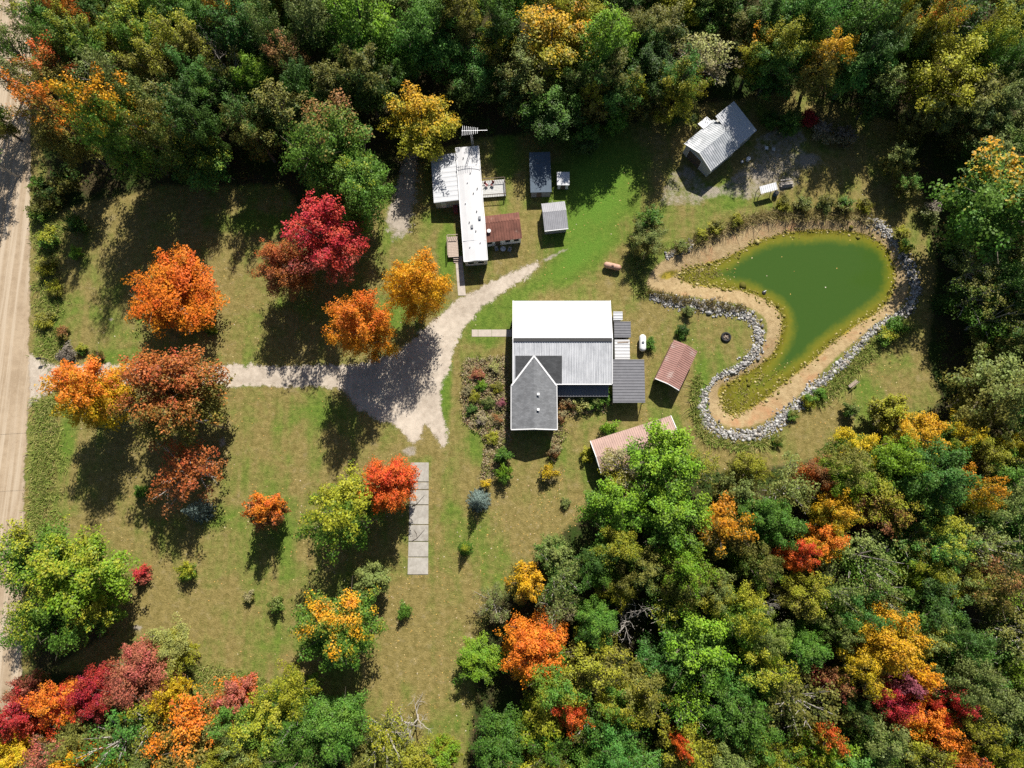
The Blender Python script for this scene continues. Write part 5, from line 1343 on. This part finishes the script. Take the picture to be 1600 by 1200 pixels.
c = P(1331, 600); o = empty('park_bench', (*c, 0), math.radians(37), 'dark wooden bench on the lawn below the pond', 'bench')
for y in (-.28, -.1, .08): box_part('seat_plank', M['wood'], o, -.95, .95, y, y + .16, .42, .47)
for z in (.62, .8): box_part('back_plank', M['wood'], o, -.95, .95, -.4, -.35, z, z + .14)
for x in (-.8, .8):
    box_part('leg', M['dark_wood'], o, x - .05, x + .05, .1, .2, 0, .415); box_part('leg', M['dark_wood'], o, x - .05, x + .05, -.345, -.285, 0, .95)

# street light pole with arm, lamp and wire
c = P(348, 668); o = empty('street_light', (*c, 0), 0, 'tall wooden street light pole beside the driveway lawn', 'street light')
MB().tube([(0, 0, 0), (0, 0, 5), (0, 0, 9.6)], [.17, .14, .11], 9).build('pole', M['wood'], o)
MB().bar((0, 0, 8.9), (1.1, .1, 9.2), .06).build('arm', M['steel'], o)
lh = MB().tube([(1.0, .1, 9.25), (1.25, .12, 9.2), (1.6, .15, 9.12)], [.08, .16, .1], 8).build('lamp_head', M['steel'], o)
MB().tube([(1.3, .12, 9.0), (1.3, .12, 9.08)], [.08, .13], 8).build('lens', M['glass'], lh)
MB().bar((-.5, 0, 9.1), (.5, 0, 9.1), .1, .12).build('crossarm', M['wood'], o)
e0 = np.array([c[0], c[1], 9.2]); e1 = np.array([-118.0, c[1] - 4.5, 9.4])
w_ = empty('overhead_wire', tuple(e0), 0, 'thin overhead wire running from the street light pole across the road', 'wire')
pts = [tuple((e1 - e0) * t + np.array([0, 0, -2.2 * t * (1 - t)])) for t in np.linspace(0, 1, 25)]
MB().tube(pts, [.018] * 25, 4).build('cable', M['black'], w_)
MB().tube([(*(e1 - e0)[:2], -e0[2]), (*(e1 - e0)[:2], .6)], [.17, .11], 9).build('far_pole', M['wood'], w_)

# mailbox at the driveway mouth
c = P(74, 562); o = empty('mailbox', (*c, 0), .1, 'black mailbox on a post where the driveway meets the road', 'mailbox')
box_part('post', M['dark_wood'], o, -.06, .06, -.06, .06, 0, 1.1)
MB().bar((-.9, 0, 1.12), (.3, 0, 1.12), .1, .08).build('arm', M['dark_wood'], o)
mb = MB(); mb.tube([(-1.0, 0, 1.36), (-.35, 0, 1.36)], [.2, .2], 12).build('box', M['black'], o)
box_part('flag', M['red'], o, -.6, -.5, .2, .22, 1.4, 1.62)

# small things by the garage
def bin_thing(px, py, w, d, h, rz, mat, name, label, cat):
    c = P(px, py, h); o = empty(name, (*c, 0), rz, label, cat)
    MB().tube([(0, 0, 0), (0, 0, h * .9)], [w * .42, w * .5], 8).build('body', mat, o)
    MB().tube([(0, 0, h * .9 + .002), (0, 0, h)], [w * .54, w * .4], 8).build('lid', mat, o)


bin_thing(1170, 247, .75, .75, .8, 0, M['trim'], 'bucket', 'round white tub on the gravel below the garage', 'tub')
bin_thing(1160, 252, .55, .5, .5, .3, M['steel'], 'bucket', 'smaller grey tub left of the round white tub below the garage', 'tub')
for px_, py_, rz, lb in ((1198, 231, 1.5, 'white garden chair right of the garage'), (1209, 233, 1.4, 'grey garden chair beside the white garden chair')):
    c = P(px_, py_, .4); o = empty('garden_chair', (*c, 0), rz, lb, 'chair'); mt = M['trim'] if 'white' in lb[:6] else M['siding']
    box_part('seat', mt, o, -.3, .3, -.28, .28, .38, .43); MB().slab((-.3, .3, .43), (.3, .3, .43), (.3, .5, 1.0), (-.3, .5, 1.0), .04).build('backrest', mt, o)
    for x in (-.26, .26):
        for y in (-.24, .24): box_part('leg', mt, o, x - .03, x + .03, y - .03, y + .03, 0, .38)
c = P(1230, 287, .6); o = empty('log_pile', (*c, 0), .15, 'rough stack of pale logs right of the small white shelter', 'log pile')
for k in range(9):
    y = (k % 4) * .3 - .45 + (.15 if k > 3 else 0) + (.15 if k > 6 else 0); z = .15 + (.26 if k > 3 else 0) + (.26 if k > 6 else 0)
    MB().tube([(-1.1 + R_.uniform(-.2, .2), y, z), (1.1 + R_.uniform(-.2, .2), y, z)], [.14, .13], 7).build('log', M['pale_bark'], o)
# pond float
c = P(1194, 457, -.6); o = empty('pond_aerator', (*c, -.72), .2, 'small dark float bobbing near the left pond shore', 'float')
MB().tube([(0, 0, -.05), (0, 0, .15), (0, 0, .25)], [.4, .36, .15], 10).build('float', M['black'], o); MB().bar((-.1, .1, .2), (.4, .25, .3), .1).build('spout', M['trim'], o)
# thin dark bars added to stand in for the cracks in the concrete pad
for py_, lb in ((782, 'dark bars added as a crack on the upper half of the concrete pad'), (836, 'dark bars added as a crack on the lower half of the concrete pad')):
    c = P(654, py_); o = empty('crack_stand_in', (*c, .12), 0, lb, 'crack')
    MB().tube([(-1.1, -1.0, .05), (-.2, -.5, .06), (1.0, .9, .06)], [.045, .04, .02], 5).build('crack_bar', M['dark_wood'], o)
    MB().tube([(-.2, -.5, .06), (-.3, .2, .07), (-.8, .9, .06)], [.035, .03, .015], 5).build('crack_fork', M['dark_wood'], o)
